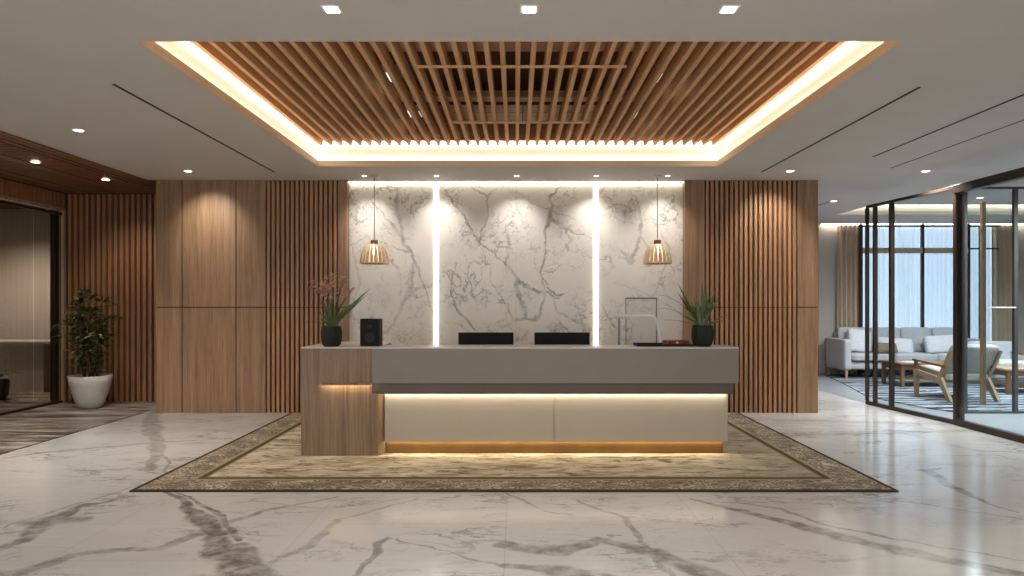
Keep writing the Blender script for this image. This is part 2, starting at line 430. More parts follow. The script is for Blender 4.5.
M['marble_wall'] = marble('veined_marble_wall', (216, 207, 195), (196, 187, 174), (112, 106, 100), 'XZ', wall_veins,
                          None, rough=.28, warp=.13, bg=.75, bgscale=1.4, rot=.5, spec=.4)

# persian rug
def rug_mat():
    m, nt, b = mat_base('rug_wool', (150, 130, 100), .95, 0, .1)
    co = nt.coord(); x, y, z = nt.sep(co)
    X0, X1, Y0, Y1 = -2.98, 2.95, 5.262, 9.07
    d = nt.math('MINIMUM', nt.math('MINIMUM', nt.math('SUBTRACT', x, X0), nt.math('SUBTRACT', X1, x)),
                nt.math('MINIMUM', nt.math('SUBTRACT', y, Y0), nt.math('SUBTRACT', Y1, y)))
    wob = nt.noise(co, 18, 3).outputs[0]
    d = nt.math('ADD', d, nt.math('MULTIPLY', nt.math('SUBTRACT', wob, .5), .012))
    # scroll motifs in the border: two scales of cell edges
    q = nt.vmath('ADD', co, nt.vmath('SCALE', nt.noise(co, 9, 3).outputs[1], scale=.09))
    vo = nt.new('ShaderNodeTexVoronoi', feature='DISTANCE_TO_EDGE'); nt.link(q, vo.inputs['Vector']); vo.inputs['Scale'].default_value = 8.5
    vf = nt.new('ShaderNodeTexVoronoi', feature='F1'); nt.link(q, vf.inputs['Vector']); vf.inputs['Scale'].default_value = 8.5
    ring = nt.maprange(nt.math('ABSOLUTE', nt.math('SUBTRACT', nt.math('FRACT', nt.math('MULTIPLY', vf.outputs['Distance'], 4.2)), .5)), .30, .12)
    motif = nt.math('MAXIMUM', ring, nt.maprange(vo.outputs['Distance'], .05, .02))
    wear = nt.noise(nt.scale(co, (1, 2.2, 1)), 7, 6, .7).outputs[0]
    motif = nt.math('MULTIPLY', motif, nt.maprange(wear, .35, .6))
    band = nt.mix(motif, lin((128, 112, 94)), lin((212, 196, 172)))
    blot = nt.maprange(nt.noise(co, 3.2, 5, .65).outputs[0], .42, .62)
    band = nt.mix(nt.math('MULTIPLY', blot, .55), band, lin((92, 78, 62)))
    # field: sandy, worn in flat streaks
    s1 = nt.noise(nt.scale(co, (.55, 1.6, 1)), 3.0, 7, .72, .6).outputs[0]
    fld = nt.mix(nt.maprange(s1, .40, .60), lin((214, 198, 170)), lin((172, 154, 126)))
    s2 = nt.noise(nt.vmath('ADD', nt.scale(co, (.5, 1.8, 1)), (4, 4, 0)), 6.5, 6, .75, .8).outputs[0]
    fld = nt.mix(nt.math('MULTIPLY', nt.maprange(s2, .52, .58), .85), fld, lin((104, 88, 68)))
    s3 = nt.noise(nt.vmath('ADD', nt.scale(co, (.5, 1.4, 1)), (9, 1, 0)), 4.5, 5, .7).outputs[0]
    fld = nt.mix(nt.math('MULTIPLY', nt.maprange(s3, .53, .60), .7), fld, lin((226, 212, 186)))
    # cooler and darker towards the right-hand third
    fld = nt.mix(nt.maprange(x, 1.6, 2.4, 0, .55), fld, lin((142, 128, 108)))
    def step(e): return nt.maprange(d, e - .004, e + .004)
    c = nt.mix(step(.035), lin((62, 54, 42)), band)
    c = nt.mix(step(.32), c, lin((160, 144, 114)))
    c = nt.mix(step(.355), c, lin((84, 76, 54)))
    c = nt.mix(step(.405), c, lin((150, 134, 104)))
    c = nt.mix(step(.425), c, fld)
    nt.link(c, b.inputs['Base Color'])
    bump(nt, b, nt.noise(co, 160, 3, .7).outputs[0], .5, .006)
    return m
M['rug'] = rug_mat()

# striped lounge carpet
m, nt, b = mat_base('striped_carpet', (120, 130, 145), .95, 0, .1)
co = nt.coord(); q = nt.vmath('ADD', co, nt.vmath('SCALE', nt.noise(nt.scale(co, (.6, 1, 1)), 1.6, 3).outputs[1], scale=.55))
x, y, z = nt.sep(q)
f = nt.math('PINGPONG', y, .13)
brk = nt.noise(nt.scale(q, (.8, 6, 1)), 2.0, 4, .6).outputs[0]
msk = nt.math('MULTIPLY', nt.maprange(f, .066, .078), nt.maprange(brk, .36, .44))
nt.link(nt.mix(msk, lin((158, 164, 172)), lin((52, 58, 70))), b.inputs['Base Color'])
M['carpet'] = m
M['lounge_floor'] = mottled('lounge_grey_stone', (150, 154, 160), (140, 144, 150), 3, .35)

# corridor stone: streaked grey and brown
m, nt, b = mat_base('streaked_stone', (150, 138, 126), .35)
co = nt.coord()
mp = nt.new('ShaderNodeMapping'); nt.link(co, mp.inputs[0]); mp.inputs['Rotation'].default_value = (0, 0, R(-14)); mp.inputs['Scale'].default_value = (.35, 2.4, 1)
n = nt.noise(mp.outputs[0], 2.2, 6, .7, .9).outputs[0]
nt.link(nt.mix(nt.maprange(n, .42, .57), lin((188, 176, 164)), lin((82, 70, 62))), b.inputs['Base Color'])
M['corridor'] = m

# sheer curtain, its tint carries the blue of the daylight
m = bpy.data.materials.new('sheer_curtain'); m.use_nodes = True; nt = NT(m.node_tree); nt.n.remove(nt.n['Principled BSDF'])
dif = nt.new('ShaderNodeBsdfDiffuse'); dif.inputs[0].default_value = lin((225, 232, 240))
trl = nt.new('ShaderNodeBsdfTranslucent'); trl.inputs[0].default_value = lin((204, 218, 238))
trp = nt.new('ShaderNodeBsdfTransparent'); trp.inputs[0].default_value = lin((212, 222, 238))
m1 = nt.new('ShaderNodeMixShader'); m1.inputs[0].default_value = .6; nt.link(dif.outputs[0], m1.inputs[1]); nt.link(trl.outputs[0], m1.inputs[2])
co = nt.scale(nt.coord(), (1, 1, .02))
f = nt.maprange(nt.noise(co, 9, 3).outputs[0], .35, .65, .18, .42)
m2 = nt.new('ShaderNodeMixShader'); nt.link(f, m2.inputs[0]); nt.link(m1.outputs[0], m2.inputs[1]); nt.link(trp.outputs[0], m2.inputs[2])
nt.link(m2.outputs[0], nt.n['Material Output'].inputs[0])
M['sheer'] = m
M['drape'] = mottled('taupe_drape', (208, 188, 166), (188, 168, 146), 40, .9, stretch=(1, 1, .03))
M['fill_glow'] = emis('fill_panel_glow', (1, .97, .93), 10.5)  # glow of the added panels behind the viewpoint

# ------------------------------------------------------------ room shell
BX0, BX1 = -9.6, 11.5; BY0, BY1 = -3.5, 14.15
def grid_slab(name, xs, ys, z0, z1, holes, mat):
    b = MB()
    X = sorted(set(xs + [h[0] for h in holes] + [h[1] for h in holes])); Y = sorted(set(ys + [h[2] for h in holes] + [h[3] for h in holes]))
    for i in range(len(X) - 1):
        for j in range(len(Y) - 1):
            cx, cy = (X[i] + X[i + 1]) / 2, (Y[j] + Y[j + 1]) / 2
            if any(h[0] < cx < h[1] and h[2] < cy < h[3] for h in holes): continue
            b.box(X[i], X[i + 1], Y[j], Y[j + 1], z0, z1)
    bmesh.ops.remove_doubles(b.bm, verts=b.bm.verts[:], dist=1e-5)
    # drop the inner faces shared by neighbouring cells
    seen = {}
    for f in b.bm.faces[:]:
        seen.setdefault(tuple(sorted(v.index for v in f.verts)), []).append(f)
    b.bm.verts.index_update(); seen = {}
    for f in b.bm.faces[:]: seen.setdefault(tuple(sorted(v.index for v in f.verts)), []).append(f)
    dead = [f for fs in seen.values() if len(fs) > 1 for f in fs]
    bmesh.ops.delete(b.bm, geom=dead, context='FACES_ONLY')
    return struct(b.build(name, mat))

TX0, TX1, TY0, TY1 = -2.388, 2.435, 4.285, 8.202
LT = (5.93, 10.2, 11.35, 12.62)
P0 = (5.09, 9.90); P1 = (5.295, 8.22); P2 = (5.32, 7.0); P3 = (5.36, 2.0)
PE = (5.36, -3.5)
# floors
b = MB(); b.prism([(-4.97, BY0), PE, P3, P2, P1, P0, (5.1, BY1), (-4.97, BY1)], -.05, 0); struct(b.build('floor', M['floor']), 'polished pale marble floor with grey veins')
b = MB(); b.prism([PE, (BX1, BY0), (BX1, BY1), (5.1, BY1), P0, P1, P2, P3], -.05, 0); struct(b.build('floor', M['lounge_floor']), 'plain blue-grey stone floor of the lounge')
b = MB(); b.box(BX0, -4.97, BY0, BY1, -.05, 0); struct(b.build('floor', M['corridor']), 'streaked grey brown stone floor of the left corridor')
b = MB(); b.box(-4.98, -4.96, 2, 9.1, 0, .003); struct(b.build('trim_1', M['frame']))
# ceilings
grid_slab('ceiling', [-4.9, BX1], [BY0, 9.09], CEIL, CEIL + .07, [(TX0, TX1, TY0, TY1)], M['ceiling'])
grid_slab('ceiling', [-4.79, -2.25], [9.09, BY1], CEIL, CEIL + .07, [], M['ceiling'])
grid_slab('ceiling', [-2.25, 2.249], [9.09, BY1], CEIL, CEIL + .07, [], M['ceiling'])
grid_slab('ceiling', [2.249, BX1], [9.09, BY1], CEIL, CEIL + .07, [LT], M['ceiling'])
# outer walls
def wall(name, *a, mat='wall', label=None):
    b = MB(); b.box(*a); return struct(b.build(name, M[mat]), label)
wall('wall_front', 5.36, BX1, BY0 - .1, BY0, 0, 3.3)
wall('wall_front', BX0, 5.36, BY0 - .1, BY0, 2.95, 3.3)
# unseen glazed front, added behind the viewpoint to let daylight in
b = MB(); k = 0
while k <= 10:
    xx = BX0 + .03 + k * (5.36 - BX0 - .06) / 10; b.box(xx - .03, xx + .03, BY0 - .08, BY0, 0, 2.95); k += 1
b.box(BX0, 5.36, BY0 - .07, BY0 - .01, 2.2, 2.26).box(BX0, 5.36, BY0 - .07, BY0 - .01, 0, .08)
wf = struct(b.build('window_added', M['frame']), 'unseen glazed front added to bring daylight into the lobby')
wall('wall_left', BX0 - .1, BX0, BY0, BY1, 0, 3.3)
wall('wall_right', BX1, BX1 + .1, BY0, BY1, 0, 3.3)
# lounge back wall with the window opening X 7.13..9.86
wall('wall_rear', BX0, 6.27, BY1, BY1 + .1, 0, 3.3, mat='walnut')
wall('wall_rear', 6.27, 7.10, BY1, BY1 + .1, 0, 3.3)
wall('wall_rear', 9.95, BX1, BY1, BY1 + .1, 0, 3.3)
wall('wall_rear', 7.10, 9.95, BY1, BY1 + .1, 3.06, 3.3)
wall('wall_rear', 7.10, 9.95, BY1, BY1 + .1, 0, .45)  # low wall added to stop the bright window showing under the sofa
# closing box above everything
wall('ceiling', BX0 - .1, BX1 + .1, BY0 - .1, BY1 + .1, 4.0, 4.05, mat='plenum')

# ------------------------------------------------------------ back wall of the lobby
def slats(b, x0, x1, pitch, w, yf, depth, z0, z1):
    n = int(round((x1 - x0) / pitch)); p = (x1 - x0) / n
    for i in range(n):
        c = x0 + (i + .5) * p
        b.box(c - w / 2, c + w / 2, yf, yf + depth, z0, z1)
WY = 9.09
ZS = 1.405
def panel_wall(name, X0, X1, cells, slat_zone, label):
    b = MB(); b.box(X0, X1, WY + .03, 9.6 if X0 > 0 else 10.15, 0, CEIL + .07)
    base = struct(b.build(name, M['slat_back']), label)
    pb = MB()
    for (a, c) in cells:
        for (z0, z1) in ((0, ZS - .006), (ZS + .006, CEIL)):
            pb.box(a + (.006 if a > X0 + .01 else 0), c - (.006 if c < X1 - .01 else 0), WY, WY + .031, z0, z1)
    pb.build('veneer_panel', M['walnut'], base, bevel=.002)
    pe = X1 if X1 < 0 else X0
    MB().box(min(pe, pe + (.004 if pe < 0 else -.004)), max(pe, pe + (.004 if pe < 0 else -.004)), WY, 9.2, 0, CEIL).build('edge_panel', M['walnut'], base)
    sb = MB()
    for (z0, z1) in ((0, ZS - .005), (ZS + .005, CEIL)):
        slats(sb, slat_zone[0], slat_zone[1], .0645, .038, WY, .031, z0, z1)
    sb.build('slat_panel', M['walnut_slat'], base, bevel=.003)
    return base
def wx(x): return (x - CX) / F * WY
panel_wall('wall_back', wx(156), wx(347), [(wx(156), wx(182)), (wx(182), wx(236)), (wx(236), wx(266)), (wx(337.5), wx(347))], (wx(266), wx(337.5)),
           'walnut veneer and slatted wall left of the marble')
panel_wall('wall_back', wx(685), wx(818), [(wx(685), wx(705)), (wx(797), wx(818))], (wx(705), wx(797)),
           'walnut slatted wall right of the marble')
mb = struct(MB().box(wx(347), wx(685), 9.26, 9.4, 0, CEIL + .07).build('wall_back', M['wall']), 'veined marble feature wall behind the desk')
jx = [wx(347), -1.08, 0.0, 1.07, wx(685)]
for a, c in zip(jx[:-1], jx[1:]):
    MB().box(a + .002, c - .002, 9.2, 9.26, 0, CEIL).build('marble_slab', M['marble_wall'], mb, bevel=.0015)
# led profiles standing on the marble joints, and the one along the ceiling
for (x, nm) in ((-1.075, 'vertical light strip on the marble, left of the two'), (1.075, 'vertical light strip on the marble, right of the two')):
    t = thing('light_strip', nm, 'light strip', (x, 9.2, 0), 'vertical light strips on the marble wall')
    MB().box(x - .04, x + .04, 9.192, 9.2, 1.0 * 0 + .0, CEIL).build('profile', M['white_metal'], t)
    MB().box(x - .032, x + .032, 9.175, 9.192, .0, CEIL).build('diffuser', M['led_white'], t)
t = thing('light_strip', 'thin warm light strip along the top of the marble wall', 'light strip', (0, 9.19, CEIL))
MB().box(wx(347) + .01, wx(685) - .01, 9.135, 9.2, CEIL - .012, CEIL).build('profile', M['white_metal'], t)
MB().box(wx(347) + .01, wx(685) - .01, 9.145, 9.195, CEIL - .022, CEIL - .012).build('diffuser', M['led_wall'], t)

def spot(name, loc, power, ang, blend, target=None, color=(1, .92, .82), size=.03):
    l = bpy.data.lights.new(name, 'SPOT'); l.energy = power; l.spot_size = R(ang); l.spot_blend = blend; l.color = color; l.shadow_soft_size = size
    o = bpy.data.objects.new(name, l); col.objects.link(o); o.location = loc
    if target is not None:
        o.rotation_euler = (Vector(target) - Vector(loc)).to_track_quat('-Z', 'Y').to_euler()
    return o

# ------------------------------------------------------------ tray ceiling
b = MB(); zt = 3.17; r = .07; h = 3.62
for (x0, x1, y0, y1) in ((TX0 - r - .04, TX0 - r, TY0 - r - .04, TY1 + r + .04), (TX1 + r, TX1 + r + .04, TY0 - r - .04, TY1 + r + .04),
                         (TX0 - r, TX1 + r, TY0 - r - .04, TY0 - r), (TX0 - r, TX1 + r, TY1 + r, TY1 + r + .04)):
    b.box(x0, x1, y0, y1, CEIL + .07, h)
struct(b.build('ceiling', M['tray_white']), 'lit upstand round the recessed slatted ceiling')
struct(MB().box(TX0 - .0, TX0 + .012, TY0, TY1, CEIL + .001, zt + .005)
       .box(TX1 - .012, TX1, TY0, TY1, CEIL + .001, zt + .005)
       .box(TX0 + .012, TX1 - .012, TY0, TY0 + .012, CEIL + .001, zt + .005)
       .box(TX0 + .012, TX1 - .012, TY1 - .012, TY1, CEIL + .001, zt + .005).build('trim_2', M['tray_lip']), 'tan painted lip round the recessed ceiling')
struct(MB().box(TX0 - r - .04, TX1 + r + .04, TY0 - r - .04, TY1 + r + .04, h, h + .04).build('ceiling', M['plenum']), 'dark top of the recess above the slats')
for nm, bx, lb in (('light_strip', (TX0 - .055, TX0 - .015, TY0, TY1), 'warm light strip hidden behind the left lip of the recessed ceiling'),
                   ('light_strip', (TX1 + .015, TX1 + .055, TY0, TY1), 'warm light strip hidden behind the right lip of the recessed ceiling'),
                   ('light_strip', (TX0, TX1, TY1 + .015, TY1 + .055), 'warm light strip hidden behind the far lip of the recessed ceiling'),
                   ('light_strip', (TX0, TX1, TY0 - .055, TY0 - .015), 'warm light strip hidden behind the near lip of the recessed ceiling')):
    tag(MB().box(*bx, zt, zt + .012).build(nm, M['led_cove']), lb, 'light strip', 'cove light strips of the recessed ceiling')
for bx, lb in (((TX0 - .066, TX0 - .046, TY0, TY1), 'warm light strip high beside the left end of the ceiling slats'), ((TX1 + .046, TX1 + .066, TY0, TY1), 'warm light strip high beside the right end of the ceiling slats'),
               ((TX0, TX1, TY1 + .046, TY1 + .066), 'warm light strip high behind the far ends of the ceiling slats')):
    tag(MB().box(*bx, 3.385, 3.398).build('light_strip', M['led']), lb, 'light strip', 'upper cove light strips of the recessed ceiling')

t = thing('slatted_ceiling', 'oak slatted ceiling grille hanging inside the lit recess over the desk', 'ceiling grille', (0, 6.2, 3.33))
b = MB(); n = 41; x0, x1 = -2.315, 2.345
for i in range(n):
    c = x0 + (x1 - x0) * i / (n - 1)
    b.box(c - .019, c + .019, TY0 + .02, 8.13, 3.335, 3.455)
b.build('slat_panel', M['oak_slat'], t, bevel=.003)
for (ya, yb, za, zb) in ((5.20, 5.43, 3.456, 3.50), (6.62, 6.78, 3.456, 3.52), (8.14, 8.17, 3.40, 3.61)):
    MB().box(x0 - .03, x1 + .03, ya, yb, za, zb).build('cross_beam', M['oak_beam'], t, bevel=.003)
MB().box(x0 - .03, x1 + .03, 6.86, 6.89, 3.456, 3.50).build('cross_beam', M['plenum'], t)
for (Y, xa, xb) in ((5.40, -.78, .876), (7.06, -.66, .765)):
    MB().box(xa, xb, Y - .012, Y + .012, 3.318, 3.334).build('batten', M['oak_slat'], t)
# panelled board seen through the slats
for i in range(4):
    for j in range(2):
        MB().box(-.72 + i * .4, -.33 + i * .4, 6.95 + j * .46, 7.39 + j * .46, 3.525, 3.545).build('ceiling_board', M['oak_beam'], t)
for (px, py, lb) in ((388, 77, 'white spotlight above the slats, near left'), (411, 114, 'white spotlight above the slats, far left'),
                     (668, 78, 'white spotlight above the slats, near right'), (640, 115, 'white spotlight above the slats, far right')):
    X, Y, Z = ((px - CX) / (HY - py) * 2.09, F * 2.09 / (HY - py), 3.54)
    s = thing('spotlight', lb, 'spotlight', (X, Y, Z), 'spotlights above the slats')
    MB().box(X - .11, X + .11, Y - .13, Y + .13, Z, Z + .07).build('housing', M['white_metal'], s, bevel=.004)
    MB().box(X - .10, X + .10, Y - .12, Y + .12, Z - .004, Z).build('lens', M['lens_soft'], s)

# ------------------------------------------------------------ downlights
def downlight(X, Y, label, group, square=False, z=CEIL, power=30, ang=95, blend=.8, target=None, r=.045, color=(1, .95, .88)):
    t = thing('downlight', label, 'downlight', (X, Y, z), group)
    if square:
        MB().box(X - .05, X + .05, Y - .05, Y + .05, z - .004, z + .0).build('trim_ring', M['white_metal'], t)
        MB().box(X - .036, X + .036, Y - .036, Y + .036, z - .007, z - .004).build('lens', M['lens'], t)
    else:
        MB().lathe([(r + .012, -.004), (r + .012, 0), (r - .002, 0), (r - .002, -.004)], (X, Y, z), 24).build('trim_ring', M['white_metal'], t)
        MB().lathe([(r - .003, -.006), (r - .003, -.003)], (X, Y, z), 24).build('lens', M['lens'], t)
    if power: spot('lamp', (X, Y, z - .012), power, ang, blend, target, color)
    return t
for X, lb in ((-1.03, 'square downlight at the top left of the picture, above the recess'), (.073, 'square downlight at the top middle, in front of the recess'), (1.19, 'square downlight at the top right, in front of the recess')):
    downlight(X, 3.82, lb, 'square downlights in front of the recess', True, power=45, ang=130)
g = 'round downlights washing the back wall'
for X, lb, pw in ((-1.95, 'round downlight beside the left pendant canopy', 62), (-1.02, 'round downlight above the left vertical light strip', 62),
                  (.01, 'round downlight above the middle of the marble wall', 62), (1.03, 'round downlight above the right vertical light strip', 62),
                  (1.95, 'round downlight beside the right pendant canopy', 62)):
    downlight(X, 8.78, lb, g, power=pw, ang=90, blend=1.0, target=(X, 9.2, 2.05), r=.03, color=(1, .98, .96))
downlight(-4.07, 8.47, 'round downlight in front of the walnut panels at left', g, power=90, ang=80, blend=1.0, target=(-4.05, 9.09, 2.35))
downlight(3.40, 8.47, 'round downlight in front of the right slatted wall', g, power=90, ang=80, blend=1.0, target=(3.35, 9.09, 2.35))
downlight(-4.15, 6.48, 'round downlight in the plain ceiling beside the dark wood ceiling', 'round downlights', power=330, ang=140)
downlight(5.08, 8.47, 'round downlight in the ceiling near the glass partition', 'round downlights', power=260, ang=140)
downlight(5.09, 10.94, 'round downlight beyond the right slatted wall', 'round downlights', power=160, ang=140)
downlight(-5.51, 7.83, 'nearer round downlight in the dark wood ceiling', 'downlights in the dark wood ceiling', power=70, z=3.08)
downlight(-5.37, 8.94, 'farther round downlight in the dark wood ceiling', 'downlights in the dark wood ceiling', power=70, z=3.08, ang=80, target=(-5.6, 10.15, 1.3))

# linear air slots
for (a, c, lb) in (((-3.02, 5.12), (-3.0, 8.54), 'dark linear slot in the ceiling left of the recess'), ((3.07, 5.19), (3.07, 8.54), 'dark linear slot in the ceiling right of the recess'),
                   ((4.0, 4.4), (4.0, 7.65), 'long dark linear slot in the ceiling near the glass partition, upper of the two'),
                   ((4.55, 5.0), (4.55, 8.28), 'thin dark linear slot in the ceiling just left of the glass partition'),
                   ((5.05, 10.93), (5.05, 12.3), 'short dark slot in the ceiling by the lounge entrance')):
    w = .012 if a[0] != 4.55 else .007
    tag(MB().box(a[0] - w, a[0] + w, a[1], c[1], CEIL - .003, CEIL).build('slot_vent', M['slot']), lb, 'vent', 'linear slots in the ceiling')

# unseen panels added behind the viewpoint to fill the lobby with light
for (X, Y) in ((-3.2, -1.2), (0, -1.2), (3.2, -1.2), (-3.2, 1.2), (0, 1.2), (3.2, 1.2)):
    t = thing('fill_panel', 'added unseen fill panel on the ceiling behind the viewpoint', 'fill light', (X, Y, CEIL), 'added fill panels behind the viewpoint')
    MB().box(X - .64, X + .64, Y - .34, Y + .34, CEIL - .01, CEIL).build('frame', M['white_metal'], t)
    MB().box(X - .62, X + .62, Y - .32, Y + .32, CEIL - .014, CEIL - .01).build('diffuser', M['fill_glow'], t)

# ------------------------------------------------------------ pendants
def pendant(X, Y, label):
    t = thing('pendant_lamp', label, 'pendant lamp', (X, Y, CEIL), 'pendant lamps above the desk ends')
    MB().lathe([(.0, 0), (.055, 0), (.055, -.018), (.045, -.03), (.0, -.03)][1:4], (X, Y, CEIL), 28).build('canopy', M['pot_white'], t, smooth=True)
    zt = 2.27
    MB().tube([(X, Y, CEIL - .03), (X, Y, zt)], .006, 8).build('cord', M['grey_metal'], t)
    MB().lathe([(.042, -.055), (.046, -.03), (.046, 0), (.02, .004)], (X, Y, zt - .0), 24).build('cap', M['table_wood'], t)
    n = 20; top = zt - .05
    shade = MB()
    for i in range(n):
        a = 2 * math.pi * i / n; pr = []
        for k in range(9):
            u = k / 8; rr = .038 + (.185 - .038) * math.sin(u * math.pi / 2 * .98) ** .85; z = top - .255 * (1 - math.cos(u * math.pi / 2)) ** 1.0 * 1.0 - .0 * u
            pr.append((rr, z))
        w = .0
        rows = []
        for (rr, z) in pr:
            hw = min(.021, rr * math.pi / n * .74)
            ca, sa = math.cos(a), math.sin(a)
            rows.append([(X + rr * ca - hw * sa, Y + rr * sa + hw * ca, z), (X + rr * ca + hw * sa, Y + rr * sa - hw * ca, z),
                         (X + (rr - .012) * ca + hw * sa, Y + (rr - .012) * sa - hw * ca, z), (X + (rr - .012) * ca - hw * sa, Y + (rr - .012) * sa + hw * ca, z)])
        rv = [[shade.bm.verts.new(p) for p in row] for row in rows]
        for A, B in zip(rv[:-1], rv[1:]):
            for q in range(4): shade.bm.faces.new((A[q], A[(q + 1) % 4], B[(q + 1) % 4], B[q]))
        shade.bm.faces.new(rv[0][::-1]); shade.bm.faces.new(rv[-1])
    shade.build('shade', M['rib'], t)
    MB().lathe([(.02, -.03), (.032, -.06), (.036, -.09), (.026, -.12), (.006, -.13)], (X, Y, top), 20).build('bulb', M['bulb'], t, smooth=True)
    MB().lathe([(.172, -.0), (.178, -.0), (.178, -.01), (.172, -.01)], (X, Y, top - .245), 40).build('hoop', M['table_wood'], t)
M['bulb'] = emis('bulb_glow', (1, .86, .66), 30)
Xp = (374.3 - CX) / F * 8.78
pendant(Xp, 8.78, 'ribbed dome pendant lamp over the left end of the desk')
pendant((657.5 - CX) / F * 8.78, 8.78, 'ribbed dome pendant lamp over the right end of the desk')

# ------------------------------------------------------------ rug
o = MB().box(-2.98, 2.95, 5.262, 9.07, 0, .012).build('rug', M['rug'])
tag(o, 'large worn persian rug with a dark scrolled border under the reception desk', 'rug')

# ------------------------------------------------------------ reception desk
RZ = .012
t = thing('reception_desk', 'long reception desk, taupe counter with backlit cream front and walnut end block', 'reception desk', (0, 6.9, RZ))
TOP = 1.04
bl = MB().box(-2.038, -1.362, 6.473, 7.46, .60, TOP - .012).box(-2.038, -1.308, 6.473, 7.46, RZ, .60).build('end_block', M['desk_wood'], t, bevel=.002)
MB().prism([(-1.308, 6.476), (-1.256, 6.56), (-1.256, 6.75), (-1.308, 6.75)], RZ, .60).build('corner_post', M['desk_wood'], t)
MB().box(-1.83, -1.362, 6.435, 6.473, .700, .706).box(-1.83, -1.362, 6.431, 6.435, .684, .706).build('light_ledge', M['desk_wood'], t)
MB().box(-1.82, -1.37, 6.437, 6.450, .696, .700).build('light_strip', M['led_low'], t)
MB().box(-1.36, 2.106, 6.45, 6.86, .70, TOP - .012).build('counter_fascia', M['desk_grey'], t, bevel=.003)
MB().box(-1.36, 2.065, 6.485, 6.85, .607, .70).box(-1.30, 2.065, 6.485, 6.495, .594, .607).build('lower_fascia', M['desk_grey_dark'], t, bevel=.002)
MB().box(-2.038, -1.36, 6.473, 7.47, TOP - .012, TOP).box(-1.36, 2.106, 6.45, 6.88, TOP - .012, TOP).build('counter_top', M['desk_top'], t, bevel=.002)
for (a, c) in ((-1.255, .3595), (.3665, 2.023)):
    MB().box(a, c, 6.53, 6.545, .130, .597).build('front_panel', M['desk_panel'], t, bevel=.0015)
MB().box(-1.25, 2.02, 6.5455, 6.80, .14, .606).box(.345, .385, 6.5455, 6.549, .1305, .1399).build('carcass', M['desk_panel'], t)
MB().box(-1.25, 2.01, 6.498, 6.522, .602, .607).build('light_strip', M['led_desk'], t)
MB().box(-1.25, 1.99, 6.572, 6.85, RZ, .14).build('plinth', M['bronze'], t, bevel=.002)
MB().box(-1.24, 1.99, 6.550, 6.566, .136, .14).build('light_strip', M['led_low'], t)
# staff side worktop
MB().box(-1.36, 2.06, 6.88, 7.55, .72, .75).build('worktop', M['desk_top'], t, bevel=.002)
MB().box(2.02, 2.05, 6.86, 7.5, RZ, .72).build('side_panel', M['desk_wood'], t)

# things on the desk
def monitor(X, Y, label):
    t = thing('computer_monitor', label, 'monitor', (X, Y, .75), 'monitors on the desk')
    hs = MB().box(X - .295, X + .295, Y - .015, Y + .015, .80, 1.146).build('screen_housing', M['black'], t, bevel=.006)
    MB().box(X - .285, X + .285, Y + .015, Y + .017, .81, 1.136).build('screen', M['screen'], hs)
    MB().box(X - .03, X + .03, Y - .03, Y - .015, .757, .95).build('stand_neck', M['black'], t)
    MB().box(X - .12, X + .12, Y - .09, Y + .09, .75, .757).build('stand_base', M['black'], t, bevel=.002)
M['screen'] = mottled('screen_dark_glass', (24, 26, 30), (20, 22, 26), 3, .15)
monitor(at(486, 0, 7.3)[0], 7.3, 'black computer monitor on the desk, left of the two, rear side seen')
monitor(at(562, 0, 7.3)[0], 7.3, 'black computer monitor on the desk, right of the two, rear side seen')

X = (371 - CX) / F * 6.72
t = thing('black_speaker', 'small black box speaker on the counter between vase and monitors', 'speaker', (X, 6.72, TOP))
MB().box(X - .095, X + .095, 6.66, 6.82, TOP, TOP + .265).build('cabinet', M['black'], t, bevel=.006)
for zc, rr in ((.08, .05), (.19, .022)):
    g = MB(); 
    ring = []
    g.tube([(X, 6.660, TOP + zc), (X, 6.655, TOP + zc)], rr, 24)
    g.build('driver', M['slot'], t)

# tray, red box
t = thing('serving_tray', 'flat black tray on the right of the counter under the red box', 'tray', ((662 - CX) / F * 6.75, 6.75, TOP))
xa, xb = (634 - CX) / F * 6.72, (691 - CX) / F * 6.72
MB().prism([(xa, 6.60), (xb, 6.60), (xb, 6.86), (xa + .02, 6.86)], TOP, TOP + .006).build('tray_base', M['black'], t)
MB().bar((xa, 6.603, TOP + .012), (xb, 6.603, TOP + .012), .012, .02).bar((xa + .015, 6.855, TOP + .012), (xb, 6.855, TOP + .012), .012, .02).bar((xa + .006, 6.6, TOP + .012), (xa + .02, 6.86, TOP + .012), .012, .02).build('rim', M['black'], t)
X0, X1 = (663.5 - CX) / F * 6.72, (688 - CX) / F * 6.72
t = thing('red_box', 'small patterned red box on the black tray beside the spiky plant', 'box', ((X0 + X1) / 2, 6.72, TOP + .006))
MB().box(X0, X1, 6.66, 6.78, TOP + .022 - .016, TOP + .055).build('box_body', M['red'], t, bevel=.008)
for k in (0.2, .5, .8):
    xx = X0 + (X1 - X0) * k
    MB().tube([(xx, 6.66, TOP + .034), (xx, 6.656, TOP + .034)], .012, 12).build('medallion', M['tray_lip' if k == .5 else 'slot'], t)

